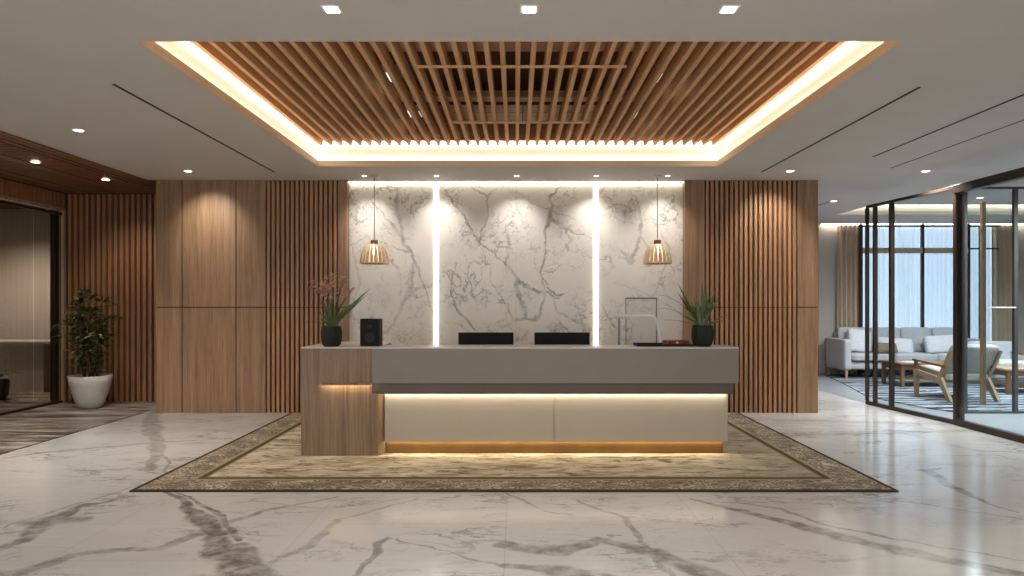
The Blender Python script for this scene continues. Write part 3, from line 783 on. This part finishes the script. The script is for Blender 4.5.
# white tube stand and clear panel
Yq = 7.08
def q(x, y, Y=Yq): return at(x, y, Y)
t = thing('tube_stand', 'white bent tube stand with a grey leg behind the counter, right of the monitors', 'stand', (q(640, 0)[0], Yq, .75))
p = [q(618.5, 315.7), q(650, 315.7), q(654, 316.6), q(656, 319), q(657, 323), q(660, 343)]
foot = (q(664.5, 0)[0], Yq, .757)
MB().tube(p + [foot], .0135, 10).build('white_tube', M['white_metal'], t, smooth=True)
MB().bar((q(619, 0)[0], Yq, .755), (q(619, 318)[0], Yq, q(619, 318)[2]), .018, .03).build('grey_leg', M['grey_metal'], t)
MB().box(q(616, 0)[0] , q(667, 0)[0], Yq - .05, Yq + .05, .75, .757).build('foot_plate', M['grey_metal'], t)
Yg = 7.3
t = thing('clear_screen', 'clear upright panel with a thin grey frame behind the white tube stand', 'screen', (at(641, 0, Yg)[0], Yg, .75))
a = at(625.5, 297.5, Yg); c = at(657, 297.5, Yg); zt_ = a[2]
MB().box(a[0], c[0], Yg - .008, Yg + .008, zt_ - .018, zt_).box(a[0], a[0] + .008, Yg - .008, Yg + .008, .765, zt_ - .018).box(c[0] - .012, c[0], Yg - .008, Yg + .008, .765, zt_ - .018).build('frame', M['grey_metal'], t)
MB().box(a[0] + .008, c[0] - .012, Yg - .002, Yg + .002, .765, zt_ - .018).build('pane', M['glass_clear'], t)
MB().box(a[0] - .01, c[0] + .01, Yg - .06, Yg + .06, .75, .765).build('base', M['grey_metal'], t)

# ------------------------------------------------------------ plants
def rnd(a, b): return random.uniform(a, b)
def fluted_pot(t, X, Y, z, r, h, mat):
    b = MB(); n = 48; rings = []
    prof = [(r * .72, 0), (r * .88, h * .12), (r, h * .4), (r, h * .75), (r * .93, h), (r * .82, h), (r * .82, h * .86)]
    for k, (rr, zz) in enumerate(prof):
        rings.append([])
        for i in range(n):
            fl = 1 + (.035 if i % 2 else 0) * (1 if 0 < k < 4 else 0)
            rings[-1].append(b.bm.verts.new((X + rr * fl * math.cos(2 * math.pi * i / n), Y + rr * fl * math.sin(2 * math.pi * i / n), z + zz)))
    for A, B in zip(rings[:-1], rings[1:]):
        for i in range(n): b.bm.faces.new((A[i], A[(i + 1) % n], B[(i + 1) % n], B[i]))
    b.bm.faces.new(rings[0][::-1]); b.bm.faces.new(rings[-1])
    pt = b.build('pot', mat, t)
    MB().lathe([(r * .81, h * .87), (r * .4, h * .9)], (X, Y, z), 24).build('soil', M['soil'], pt)

# left vase with pink sprays
X, Y = (331.5 - CX) / F * 6.62, 6.62
t = thing('flower_pot_plant', 'dark vase on the left of the counter with green blades and dusky pink flower sprays', 'potted plant', (X, Y, TOP))
fluted_pot(t, X, Y, TOP, .098, .195, M['vase'])
b = MB(); base = Vector((X, Y, TOP + .17))
def blade(b, base, px, py, dy, w, bend=.25):
    """one long blade from the pot towards a point of the air"""
    q = Vector(((px - CX) / F * (Y + dy), Y + dy, EYE - (py - HY) / F * (Y + dy)))
    d = q - base; L = d.length; w *= 1.05
    b.leaf(base, d + Vector((0, 0, bend * L * .5)), L, w, droop=bend, fold=.25, n=8, up=(rnd(-.5, .5), -1, rnd(.2, .7)))
for (px, py, dy, w, be) in ((371, 288, .05, .035, .1), (368, 294, -.08, .03, .12), (334, 290, 0, .035, .05), (326, 292, .06, .03, .05), (322, 300, -.06, .03, .2), (316, 309, .05, .028, .3),
                            (347, 296, .1, .032, .1), (352, 303, -.1, .03, .15), (340, 292, .12, .03, .05), (318, 318, -.1, .025, .5), (329, 298, -.12, .03, .1), (345, 308, -.12, .03, .1),
                            (336, 300, -.14, .03, .1), (324, 311, .14, .026, .2), (357, 305, 0, .03, .3), (333, 306, .14, .03, .1)):
    blade(b, base + Vector((rnd(-.04, .04), rnd(-.04, .04), 0)), px, py, dy, w, be)
b.build('foliage', M['leaf_blade'], t, smooth=True)
st = MB(); tips = []
for (px, py, dy) in ((311, 282, .02), (318, 287, -.05), (326, 279, .05), (333, 275, 0), (344, 278, .04), (329, 290, -.08), (340, 290, .08), (352, 289, 0), (322, 284, .08)):
    q_ = Vector(((px - CX) / F * (Y + dy), Y + dy, EYE - (py - HY) / F * (Y + dy)))
    mid = base.lerp(q_, .5) + Vector((0, 0, .04)); st.tube([base, mid, q_], .0028, 6); tips.append((base, mid, q_))
st.tube([base, Vector((X - .13, Y, TOP + .235)), Vector((X - .24, Y, TOP + .245))], .002, 6)
st.build('stem', M['stem'], t)
for (b0, mid, q_) in tips:
    fb = MB()
    for k in range(9):
        u = k / 8; p_ = mid.lerp(q_, .45 + .55 * u) + Vector((rnd(-.012, .012), rnd(-.012, .012), rnd(-.008, .008)))
        for s_ in range(3):
            d = Vector((rnd(-1, 1), rnd(-1, 1), rnd(-.1, .9)))
            fb.leaf(p_, d, rnd(.035, .055), .027, droop=.7, fold=.3, n=3)
    fb.build('flower_spray', M['flower'], t, smooth=True)
fb = MB()
for k in range(5): fb.leaf(Vector((X - .20 - .012 * k, Y, TOP + .243)), (rnd(-1, -.2), rnd(-1, 1), rnd(-.3, .6)), .035, .014, n=3)
fb.build('flower_spray', M['leaf_light'], t, smooth=True)

# right spiky plant
X, Y = (702.5 - CX) / F * 6.66, 6.66
t = thing('spiky_pot_plant', 'dark ribbed pot at the right end of the counter with upright spiky green leaves', 'potted plant', (X, Y, TOP))
fluted_pot(t, X, Y, TOP, .102, .205, M['vase'])
b = MB(); base = Vector((X, Y, TOP + .18))
for (px, py, dy, w, be) in ((677, 282, .0, .034, .05), (677, 292, .06, .032, .1), (696, 290, -.04, .034, 0), (702, 281, .02, .042, 0), (706, 284, -.06, .036, 0), (712, 290, .06, .034, .05), (716, 287, 0, .034, .05),
                            (721, 294, -.05, .032, .1), (690, 300, -.08, .036, .1), (686, 308, .08, .034, .2), (715, 303, -.08, .036, .1), (709, 296, .1, .036, .05), (698, 302, .1, .036, .1), (700, 306, -.1, .038, .1),
                            (726, 321, 0, .02, .4), (735, 313, .02, .014, .5), (682, 316, -.1, .026, .3), (706, 305, -.12, .036, .1), (713, 298, .12, .03, .1), (694, 296, .05, .03, .1)):
    blade(b, base + Vector((rnd(-.04, .04), rnd(-.04, .04), 0)), px, py, dy, w, be)
b.build('foliage', M['leaf_blade'], t, smooth=True)
s = MB()
for pts in (((-.25, .12, .40), (-.40, .14, .36)), ((-.18, .15, .26), (-.34, .18, .25)), ((-.22, .1, .52), (-.44, .12, .50))):
    P_ = [base] + [Vector((X + a, Y + c, TOP + d)) for a, c, d in pts]; 
    cur = [P_[0].lerp(P_[1], u).lerp(P_[1].lerp(P_[2], u), u) for u in [k / 8 for k in range(9)]]
    s.tube(cur, .003, 6, .0012)
s.build('tendril', M['stem'], t)

# tall corridor plant
X, Y = -5.95, 9.55
t = thing('tall_pot_plant', 'tall leafy plant in a white egg-shaped pot by the dark slatted wall', 'potted plant', (X, Y, 0))
hp = .455
pt = MB().lathe([(.10, 0), (.14, .012), (.185, .09), (.222, .2), (.255, .34), (.272, hp), (.256, hp), (.246, hp - .04)], (X, Y, 0), 48).build('pot', M['pot_white'], t, smooth=True)
MB().lathe([(.245, hp - .045), (.1, hp - .03)], (X, Y, 0), 32).build('soil', M['soil'], pt)
st = MB(); lv = MB(); lv2 = MB()
random.seed(11)
stems = [(-.08, .02, -.17, .05, 1.50), (.0, -.03, -.02, -.03, 1.60), (.08, .03, .13, .06, 1.52), (.03, .08, .24, .04, 1.30), (-.05, -.05, -.24, -.06, 1.22), (.05, -.06, .06, -.14, 1.34), (0, 0, -.1, .1, 1.0), (.02, .02, .16, -.1, 1.05)]
for (bx, by, tx, ty, zt) in stems:
    a = Vector((X + bx, Y + by, hp - .04)); c = Vector((X + tx, Y + ty, zt)); mid = a.lerp(c, .5) + Vector((rnd(-.04, .04), rnd(-.03, .03), 0))
    path = [a.lerp(mid, u).lerp(mid.lerp(c, u), u) for u in [k / 6 for k in range(7)]]
    st.tube(path, .013, 7, .006)
    k = 0; z = .15
    while z <= 1.0:
        p_ = a.lerp(mid, z).lerp(mid.lerp(c, z), z)
        n = 9 if z > .9 else rnd(3, 6); n = int(n)
        for i in range(n):
            ang = rnd(0, 6.28); el = rnd(.0, .8)
            d = Vector((math.cos(ang), math.sin(ang), el))
            L = rnd(.15, .25) if z > .45 else rnd(.10, .18)
            tgt = lv2 if random.random() < .28 else lv
            q0 = p_ + d.normalized() * rnd(.02, .07)
            st.tube([p_, q0], .0025, 5)
            tgt.leaf(q0, d, L, L * rnd(.26, .36), droop=rnd(.5, 1.2), fold=.2, n=6)
        z += rnd(.06, .11)
st.build('stem', M['stem'], t, smooth=True); lv.build('foliage', M['leaf'], t, smooth=True); lv2.build('pale_leaves', M['leaf_light'], t, smooth=True)

# ------------------------------------------------------------ left corridor
b = MB(); b.box(-6.95, -4.79, 10.19, 10.3, 0, 3.3); bw = struct(b.build('wall_back', M['slat_back']), 'dark slatted wall of the left corridor')
b = MB(); slats(b, -6.68, -4.80, .087, .045, 10.15, .04, 0, 3.08); b.build('slat_panel', M['slat_dark'], bw, bevel=.003)
# wooden ceiling
b = MB(); b.box(BX0, -4.9, BY0, BY1, 3.16, 3.2); wc = struct(b.build('ceiling', M['slat_back']), 'dark wood slatted ceiling of the left corridor')
b = MB(); y = 3.0
while y < 10.15:
    b.box(-6.66, -5.22, y, y + .045, 3.09, 3.16); y += .075
b.build('slat_panel', M['wood_ceiling'], wc)
MB().box(-4.98, -4.9, 1, 10.15, 3.085, 3.2).box(-5.10, -5.02, 1, 10.15, 3.095, 3.16).box(-5.20, -5.14, 1, 10.15, 3.095, 3.16).build('edge_beam', M['wood_beam'], wc, bevel=.004)
MB().box(-5.75, -5.62, 1, 9.6, 3.08, 3.09).box(-6.40, -6.28, 1, 10.1, 3.08, 3.09).build('joint_strip', M['wood_beam'], wc)
# glazed shopfront at the left
GX = -6.72
t = thing('glass_shopfront', 'smoked glass shopfront with a pale metal head rail at the left edge', 'glass partition', (GX, 9, 0))
MB().box(GX - .03, GX + .03, 2, 10.15, 2.82, 2.87).build('head_rail', M['brass'], t, bevel=.004)
MB().box(GX - .02, GX + .02, 2, 10.15, 2.76, 2.80).build('track', M['frame'], t)
MB().box(GX - .03, GX + .03, 2, 10.15, 0, .03).build('sill_rail', M['frame'], t)
for ya, yb in ((2, 5.0), (5.02, 7.5), (7.52, 9.5), (9.52, 10.08)):
    MB().box(GX - .006, GX + .006, ya, yb, .03, 2.76).build('pane', M['glass_tint'], t)
MB().box(GX - .03, GX + .04, 10.085, 10.15, 0, 2.82).build('end_post', M['brass'], t, bevel=.004)
b = MB(); b.box(GX - .06, GX - .01, 2, 10.15, 2.87, 3.16); hd = struct(b.build('wall_left', M['slat_back']), 'slatted header above the smoked glass')
b = MB(); y = 4.0
while y < 10.1:
    b.box(GX - .01, GX + .03, y, y + .045, 2.87, 3.085); y += .087
b.build('slat_panel', M['slat_dark'], hd)
# room behind the smoked glass
wall('wall_left', BX0, -8.15, 12.3, 12.4, 0, 3.2, label='pale wall of the room behind the smoked glass')
wall('wall_left', -8.15, -4.8, 12.3, 12.4, 0, 3.2, mat='walnut', label='brown wall of the room behind the smoked glass')
t = thing('reflected_counter', 'pale counter with a thin light top behind the smoked glass, standing in for a reflection of the lobby', 'counter', (-8.2, 11.3, 0))  # counter built to stand in for the lobby reflected in the glass
MB().box(-9.3, -7.75, 11.2, 11.7, 0, .80).build('body', M['pot_white'], t, bevel=.003)
MB().box(-9.35, -7.1, 11.15, 11.75, .80, .84).build('top', M['desk_top'], t, bevel=.003)
MB().box(-7.25, -7.15, 11.2, 11.7, 0, .80).build('leg', M['table_wood'], t, bevel=.003)
t = thing('reflected_bush', 'small dark palm in a round pot behind the smoked glass, part of the stand-in reflection', 'potted plant', (-7.9, 10.4, 0))  # palm belongs to the same stand-in for the reflected lobby
MB().lathe([(.09, 0), (.14, .05), (.16, .25), (.14, .3), (.12, .3)], (-7.9, 10.4, 0), 24).build('pot', M['vase'], t, smooth=True)
b = MB()
for i in range(16):
    a = i * 2.4; b.leaf((-7.9, 10.4, .3), (math.cos(a), math.sin(a), .9), .42, .05, droop=1.6, fold=.3, n=8)
b.build('foliage', M['leaf'], t, smooth=True)
spot('lamp', (-8.4, 10.9, 3.0), 330, 140, .8, (-8.4, 11.2, 0))  # added lamp with no fixture, brightens the room behind the glass

# ------------------------------------------------------------ glass partition at the right
def lerp2(a, c, u): return (a[0] + (c[0] - a[0]) * u, a[1] + (c[1] - a[1]) * u)
PH = 2.875
t = thing('glass_partition', 'dark bronze framed glass partition between lobby and lounge', 'glass partition', (5.2, 9, 0))
def seg_bar(p, q, z, w, h, mat, name): MB().bar((p[0], p[1], z), (q[0], q[1], z), w, h).build(name, M[mat], t, bevel=.004)
seg_bar(P0, P1, PH - .02, .05, .04, 'frame', 'head_rail'); seg_bar(P0, P1, .025, .06, .05, 'frame', 'sill_rail')
posts = [(P0, .045), (lerp2(P0, P1, .107), .05), (lerp2(P0, P1, .315), .055)]
for (p, w) in posts: MB().box(p[0] - w / 2, p[0] + w / 2, p[1] - w / 2, p[1] + w / 2, .05, PH - .04).build('post', M['frame'], t, bevel=.004)
for u, v in ((.02, .095), (.12, .30), (.33, .975)):
    a, c = lerp2(P0, P1, u), lerp2(P0, P1, v)
    MB().bar((a[0], a[1], .05 + (PH - .09) / 2), (c[0], c[1], .05 + (PH - .09) / 2), .012, PH - .09).build('pane', M['glass'], t)
# big door frame from P1 to P2 and on
MB().box(P1[0] - .02, P1[0] + .035, P1[1] - .03, P1[1] + .03, 0, PH + .0).build('post', M['frame'], t, bevel=.005)
MB().box(P1[0] + .04, P1[0] + .075, P1[1] - .05, P1[1] + .02, 0, PH - .1).build('door_jamb', M['frame_in'], t, bevel=.005)
seg_bar(P1, P2, PH - .05, .09, .10, 'frame', 'head_rail'); seg_bar(P2, P3, PH - .05, .09, .10, 'frame', 'head_rail')
seg_bar(P1, P2, .035, .08, .07, 'frame', 'sill_rail'); seg_bar(P2, P3, .035, .08, .07, 'frame', 'sill_rail')
for p, q_ in ((P1, P2), (P2, P3)):
    a, c = lerp2(p, q_, .06 if p is P1 else 0.01), lerp2(p, q_, 1)
    MB().bar((a[0], a[1], .07 + (PH - .17) / 2), (c[0], c[1], .07 + (PH - .17) / 2), .012, PH - .17).build('pane', M['glass'], t)
hx = lerp2(P1, P2, (8.22 - 7.83) / (8.22 - 7.0))
hd = MB().bar((hx[0] + .05, hx[1], .30), (hx[0] + .05, hx[1], 2.62), .045, .045).build('door_handle', M['brass'], t, bevel=.004)
MB().bar((hx[0], hx[1], .6), (hx[0] + .05, hx[1], .6), .02).bar((hx[0], hx[1], 2.3), (hx[0] + .05, hx[1], 2.3), .02).build('handle_stud', M['brass'], hd)
# frontal glass screen inside the lounge
SY = 9.05
t = thing('glass_screen', 'inner glass screen with thin grey frame standing behind the partition door', 'glass screen', (6.2, SY, 0))
zt_ = EYE + (HY - 188) / F * SY
MB().box(5.93, 7.6, SY - .02, SY + .02, zt_ - .015, zt_ + .015).build('head_rail', M['frame_in'], t)
sx = (1015 - CX) / F * SY
MB().box(sx - .025, sx + .025, SY - .025, SY + .025, 0, zt_ - .015).build('post', M['frame_in'], t, bevel=.003)
MB().box(5.93, 5.97, SY - .02, SY + .02, .03, zt_ - .015).build('post', M['frame_in'], t)
MB().box(5.98, sx - .03, SY - .005, SY + .005, .04, zt_ - .02).build('pane', M['glass'], t)
MB().box(sx + .03, 7.6, SY - .005, SY + .005, .04, zt_ - .02).build('pane', M['glass'], t)
MB().box(5.93, 7.6, SY - .015, SY + .015, 0, .03).build('sill_rail', M['frame_in'], t)
zb = EYE - (307.5 - HY) / F * SY
MB().tube([((986 - CX) / F * SY, SY - .04, zb), (sx - .02, SY - .04, zb)], .009, 10).build('pull_bar', M['white_metal'], t, smooth=True)

# ------------------------------------------------------------ lounge
# recessed ceiling with cove
x0, x1, y0, y1 = LT
struct(MB().box(x0 - .04, x0, y0 - .04, y1 + .04, 3.17, 3.34).box(x1, x1 + .04, y0 - .04, y1 + .04, 3.17, 3.34).box(x0, x1, y0 - .04, y0, 3.17, 3.34).box(x0, x1, y1, y1 + .04, 3.17, 3.34)
       .box(x0 - .04, x1 + .04, y0 - .04, y1 + .04, 3.34, 3.38).build('ceiling', M['tray_white']), 'recess in the lounge ceiling')
tag(MB().box(x0 + .02, x1 - .02, y1 - .05, y1 - .02, 3.30, 3.33).build('light_strip', M['led_lounge'] if 'led_lounge' in M else M['led']), 'light strip inside the lounge ceiling recess', 'light strip')
tag(MB().box(6.30, 11.4, 14.06, 14.10, CEIL - .014, CEIL).build('light_strip', M['led']), 'warm light strip along the top of the lounge back wall', 'light strip')
# window: pleated sheer behind a dark frame
t = thing('window_curtain', 'pale pleated sheer curtain over the lounge window', 'curtain', (8.1, 14.11, 0))
def pleats(xa, xb, y, z0, z1, pitch, amp, name, mat, parent, seed=1):
    rr = random.Random(seed); b = MB(); n = int((xb - xa) / pitch * 10); lo = []; hi = []
    ph = 0
    for i in range(n + 1):
        x = xa + (xb - xa) * i / n; ph += 2 * math.pi / 10 * rr.uniform(.7, 1.3)
        yy = y + amp * math.sin(ph) * rr.uniform(.8, 1)
        lo.append(b.bm.verts.new((x, yy, z0))); hi.append(b.bm.verts.new((x, yy, z1)))
    for i in range(n): b.bm.faces.new((lo[i], lo[i + 1], hi[i + 1], hi[i]))
    return b.build(name, mat, parent, smooth=True, normals=False)
pleats(7.04, 9.82, 14.115, .02, 3.06, .10, .022, 'cloth', M['sheer'], t)
wn = struct(MB().box(7.04, 7.10, 13.98, 14.04, 0, 3.09).box(8.31, 8.36, 13.98, 14.04, 0, 3.09).box(9.25, 9.30, 13.98, 14.04, 0, 3.09)
       .box(7.04, 9.9, 13.98, 14.04, 3.03, 3.07).build('window_1', M['frame']), 'tall lounge window')
MB().box(7.10, 8.31, 13.96, 14.04, 2.49, 2.60).box(8.36, 9.25, 13.96, 14.04, 2.49, 2.60).build('transom', M['transom'], wn)
MB().box(9.30, 9.9, 13.99, 14.03, 2.57, 2.60).box(9.50, 9.54, 13.99, 14.03, 0, 3.03).build('thin_transom', M['frame'], wn)
MB().box(7.10, 9.95, 14.2, 14.206, 0, 3.06).build('window_pane', M['glass'], wn)
for (xa, xb, lb, sd) in ((6.62, 7.05, 'taupe pleated drape at the left of the lounge window', 3), (9.80, 10.28, 'taupe pleated drape at the right of the lounge window', 4)):
    t = thing('drape', lb, 'curtain', ((xa + xb) / 2, 14.05, 0), 'taupe drapes beside the lounge window')
    pleats(xa, xb, 14.06, .01, 3.08, .10, .045, 'cloth', M['drape'], t, sd)
# carpet
pts = [(6.3, 14.0), (5.95, 12.4), (5.52, 10.8), (5.55, 10.1), (5.72, 9.45), (5.85, 9.18), (6.0, 9.10), (11.2, 9.10), (11.2, 14.0)]
tag(MB().prism(pts, 0, .012).build('striped_carpet', M['carpet']), 'blue-grey and black striped carpet covering the lounge floor', 'carpet')
CZ = .012
# sofa
sx0, sx1 = 6.30, 9.10; sf, sb = 13.1, 13.95
t = thing('sofa', 'long light grey three-seat sofa in front of the lounge window', 'sofa', ((sx0 + sx1) / 2, 13.5, CZ))
for (lx, ly) in ((sx0 + .06, sf + .05), (sx1 - .06, sf + .05), (sx0 + .06, sb - .06), (sx1 - .06, sb - .06)):
    MB().lathe([(.018, 0), (.03, .17)], (lx, ly, CZ), 14).build('leg', M['chair_wood'], t)
MB().cushion(((sx0 + sx1) / 2, (sf + sb) / 2 + .02, .265), (sx1 - sx0 - .02, sb - sf - .06, .17), 0, thin=2).build('base', M['sofa'], t, smooth=True)
for (ax, nm) in ((sx0 + .075, 0), (sx1 - .075, 1)):
    MB().cushion((ax, (sf + sb) / 2, .47), (.15, sb - sf, .60), .0, thin=0).build('arm', M['sofa'], t, smooth=True)
MB().cushion(((sx0 + sx1) / 2, sb - .09, .58), (sx1 - sx0 - .28, .18, .62), 0, thin=1).build('back_frame', M['sofa'], t, smooth=True)
ns = 3; w = (sx1 - sx0 - .30) / ns
for i in range(ns):
    MB().cushion((sx0 + .15 + w * (i + .5), sf + .33, .42), (w - .012, .68, .15), .15, thin=2).build('seat_cushion', M['sofa'], t, smooth=True)
nb = 4; w = (sx1 - sx0 - .30) / nb
for i in range(nb):
    MB().cushion((sx0 + .15 + w * (i + .5), sb - .24, .73), (w - .01, .17, .50), .25, (R(-10), 0, 0), thin=1).build('back_cushion', M['sofa'], t, smooth=True)
pl = [((6.78, 13.50, .72), (.46, .15, .44), (R(-14), R(6), .05), 'pillow', 'square pale grey pillow in the left corner of the sofa'),
      ((7.42, 13.38, .63), (.66, .15, .30), (R(-18), R(3), -.05), 'pillow', 'long pale pillow on the sofa, left of the window mullion'),
      ((7.16, 13.20, .60), (.40, .10, .20), (R(-22), 0, .08), 'pillow_brown', 'small brownish pillow on the left part of the sofa'),
      ((8.32, 13.38, .66), (.62, .15, .34), (R(-18), R(-3), .03), 'pillow', 'long pale pillow on the sofa, right of the window mullion')]
for c, s_, r_, mt, lb in pl:
    o = MB().cushion(c, s_, .5, r_, thin=1).build('throw_pillow', M[mt], None, smooth=True); tag(o, lb, 'pillow', 'pillows on the sofa')

# coffee tables
def table(name, label, x0, x1, y0, y1, h, mat, top_mat, cat='table', shelf=True, group=None):
    t = thing(name, label, cat, ((x0 + x1) / 2, (y0 + y1) / 2, CZ), group)
    MB().box(x0, x1, y0, y1, h - .035, h).build('table_top', top_mat, t, bevel=.006)
    MB().box(x0 + .04, x1 - .04, y0 + .04, y0 + .065, h - .12, h - .035).box(x0 + .04, x1 - .04, y1 - .065, y1 - .04, h - .12, h - .035)\
        .box(x0 + .04, x0 + .065, y0 + .065, y1 - .065, h - .12, h - .035).box(x1 - .065, x1 - .04, y0 + .065, y1 - .065, h - .12, h - .035).build('apron', mat, t)
    for lx in (x0 + .055, x1 - .055):
        for ly in (y0 + .055, y1 - .055): MB().box(lx - .028, lx + .028, ly - .028, ly + .028, CZ, h - .035).build('leg', mat, t, bevel=.004)
    if shelf: MB().box(x0 + .06, x1 - .06, y0 + .08, y1 - .08, .13, .155).build('shelf', mat, t, bevel=.003)
    return t
table('coffee_table', 'low walnut coffee table between the sofa and the wooden armchair', 6.62, 7.72, 11.75, 12.45, .43, M['table_wood'], M['table_wood'])
table('side_table', 'low wooden table at the right edge of the lounge', 7.80, 8.95, 10.85, 11.45, .42, M['table_wood'], M['chair_wood'])
t = thing('magazine', 'pale open magazine on the walnut coffee table', 'magazine', (6.95, 12.0, .43))
MB().prism([(6.78, 11.86), (7.02, 11.86), (7.02, 12.16), (6.78, 12.16)], .43, .436).prism([(7.024, 11.86), (7.26, 11.86), (7.26, 12.16), (7.024, 12.16)], .43, .435).build('pages', M['pillow'], t)

# wooden lounge chair seen from behind
def lounge_chair(ox, oy, rz, label):
    t = thing('lounge_chair', label, 'armchair', (0, 0, 0))
    # local frame: x across, y towards the front, built at the origin and then turned
    for sgn in (-1, 1):
        x = sgn * .33
        prof_back = [(-.34, CZ), (-.27, CZ), (-.06, .33), (-.16, .50), (-.31, .78), (-.37, .78), (-.24, .50), (-.15, .36)]
        sf_ = MB().prism([(a, c) for a, c in prof_back], x - .022, x + .022, 'X').build('side_frame', M['chair_wood'], t, bevel=.006)
        MB().prism([(.34, CZ), (.40, CZ), (.42, .42), (.34, .42)], x - .022, x + .022, 'X').build('leg', M['chair_wood'], t, bevel=.005)
        MB().prism([(-.14, .25), (.37, .34), (.37, .42), (-.12, .35)], x - .020, x + .020, 'X').build('side_rail', M['chair_wood'], t, bevel=.005)
        MB().prism([(-.24, .51), (.42, .55), (.42, .585), (-.24, .55)], x - .035, x + .035, 'X').prism([(.36, .42), (.40, .42), (.40, .55), (.36, .55)], x - .022, x + .022, 'X').build('armrest', M['table_wood'], t, bevel=.005)
    MB().bar((-.31, -.10, .30), (.31, -.10, .30), .04, .07).bar((-.31, .34, .36), (.31, .34, .36), .03, .07).build('cross_rail', M['chair_wood'], t, bevel=.004)
    MB().cushion((0, .10, .40), (.60, .58, .13), .2, (R(8), 0, 0), thin=2).build('seat_cushion', M['chair_cloth'], t, smooth=True)
    MB().cushion((0, -.22, .63), (.62, .13, .50), .2, (R(28) * 1.0, 0, 0), thin=1).build('back_cushion', M['chair_cloth'], t, smooth=True)
    t.location = (ox, oy, .001); t.rotation_euler = (0, 0, rz)
    return t
M['chair_cloth'] = mottled('warm_grey_cloth', (186, 176, 168), (172, 162, 154), 30, .9, bs=.15, bscale=300)
lc = lounge_chair(6.72, 10.40, 0, 'ash-framed lounge chair with grey cushions, seen from behind through the glass')
lc.scale = (1.06, 1.25, .99)

# grey armchairs at the far right of the lounge
def club_chair(ox, oy, label, grp):
    t = thing('club_chair', label, 'armchair', (ox, oy, CZ), grp)
    for lx in (-.36, .36):
        for ly in (-.33, .33): MB().lathe([(.018, 0), (.026, .14)], (ox + lx, oy + ly, CZ), 12).build('leg', M['table_wood'], t)
    MB().cushion((ox, oy, .23), (.80, .74, .16), 0, thin=2).build('base', M['sofa'], t, smooth=True)
    MB().cushion((ox, oy - .03, .38), (.60, .62, .16), .2, thin=2).build('seat_cushion', M['pillow'], t, smooth=True)
    MB().cushion((ox, oy + .32, .52), (.84, .16, .50), .1, (R(-8), 0, 0), thin=1).build('backrest', M['sofa'], t, smooth=True)
    for s_ in (-1, 1):
        MB().cushion((ox + s_ * .36, oy - .02, .38), (.11, .70, .34), 0, thin=0).build('arm', M['sofa'], t, smooth=True)
        MB().box(ox + s_ * .36 - .045, ox + s_ * .36 + .045, oy - .36, oy + .26, .555, .58).build('arm_cap', M['table_wood'], t, bevel=.004)
    return t
c1 = club_chair(8.66, 12.15, 'light grey club chair with wooden arm caps right of the sofa', 'club chairs at the right of the lounge')
dup(c1, (9.84, 12.15, CZ), 'light grey club chair cut off by the right edge of the picture')

# ------------------------------------------------------------ world
w = bpy.data.worlds.new('world'); scene.world = w; w.use_nodes = True
nt = NT(w.node_tree); bg = nt.n['Background']; bg.inputs[0].default_value = (.90, .95, 1.0, 1); bg.inputs[1].default_value = 2.3
# lamps added to brighten the lounge in a daylight tone
for (X_, Y_) in ((7.2, 10.6), (9.2, 10.6), (6.6, 8.0), (8.6, 8.0)):
    downlight(X_, Y_, 'added round downlight brightening the lounge', 'added lamps in the lounge', power=560, ang=158, color=(.84, .92, 1))

# ------------------------------------------------------------ render look
scene.view_settings.view_transform = 'Standard'; scene.view_settings.look = 'None'
scene.view_settings.gamma = 1; scene.view_settings.exposure = 0
scene.view_settings.use_curve_mapping = False
cy = scene.cycles
cy.max_bounces = 7; cy.diffuse_bounces = 4; cy.glossy_bounces = 3; cy.transparent_max_bounces = 12
cy.sample_clamp_indirect = 4; cy.caustics_reflective = False; cy.caustics_refractive = False
cy.use_denoising = True
for o in bpy.data.objects:
    if '_o' in o: del o['_o']
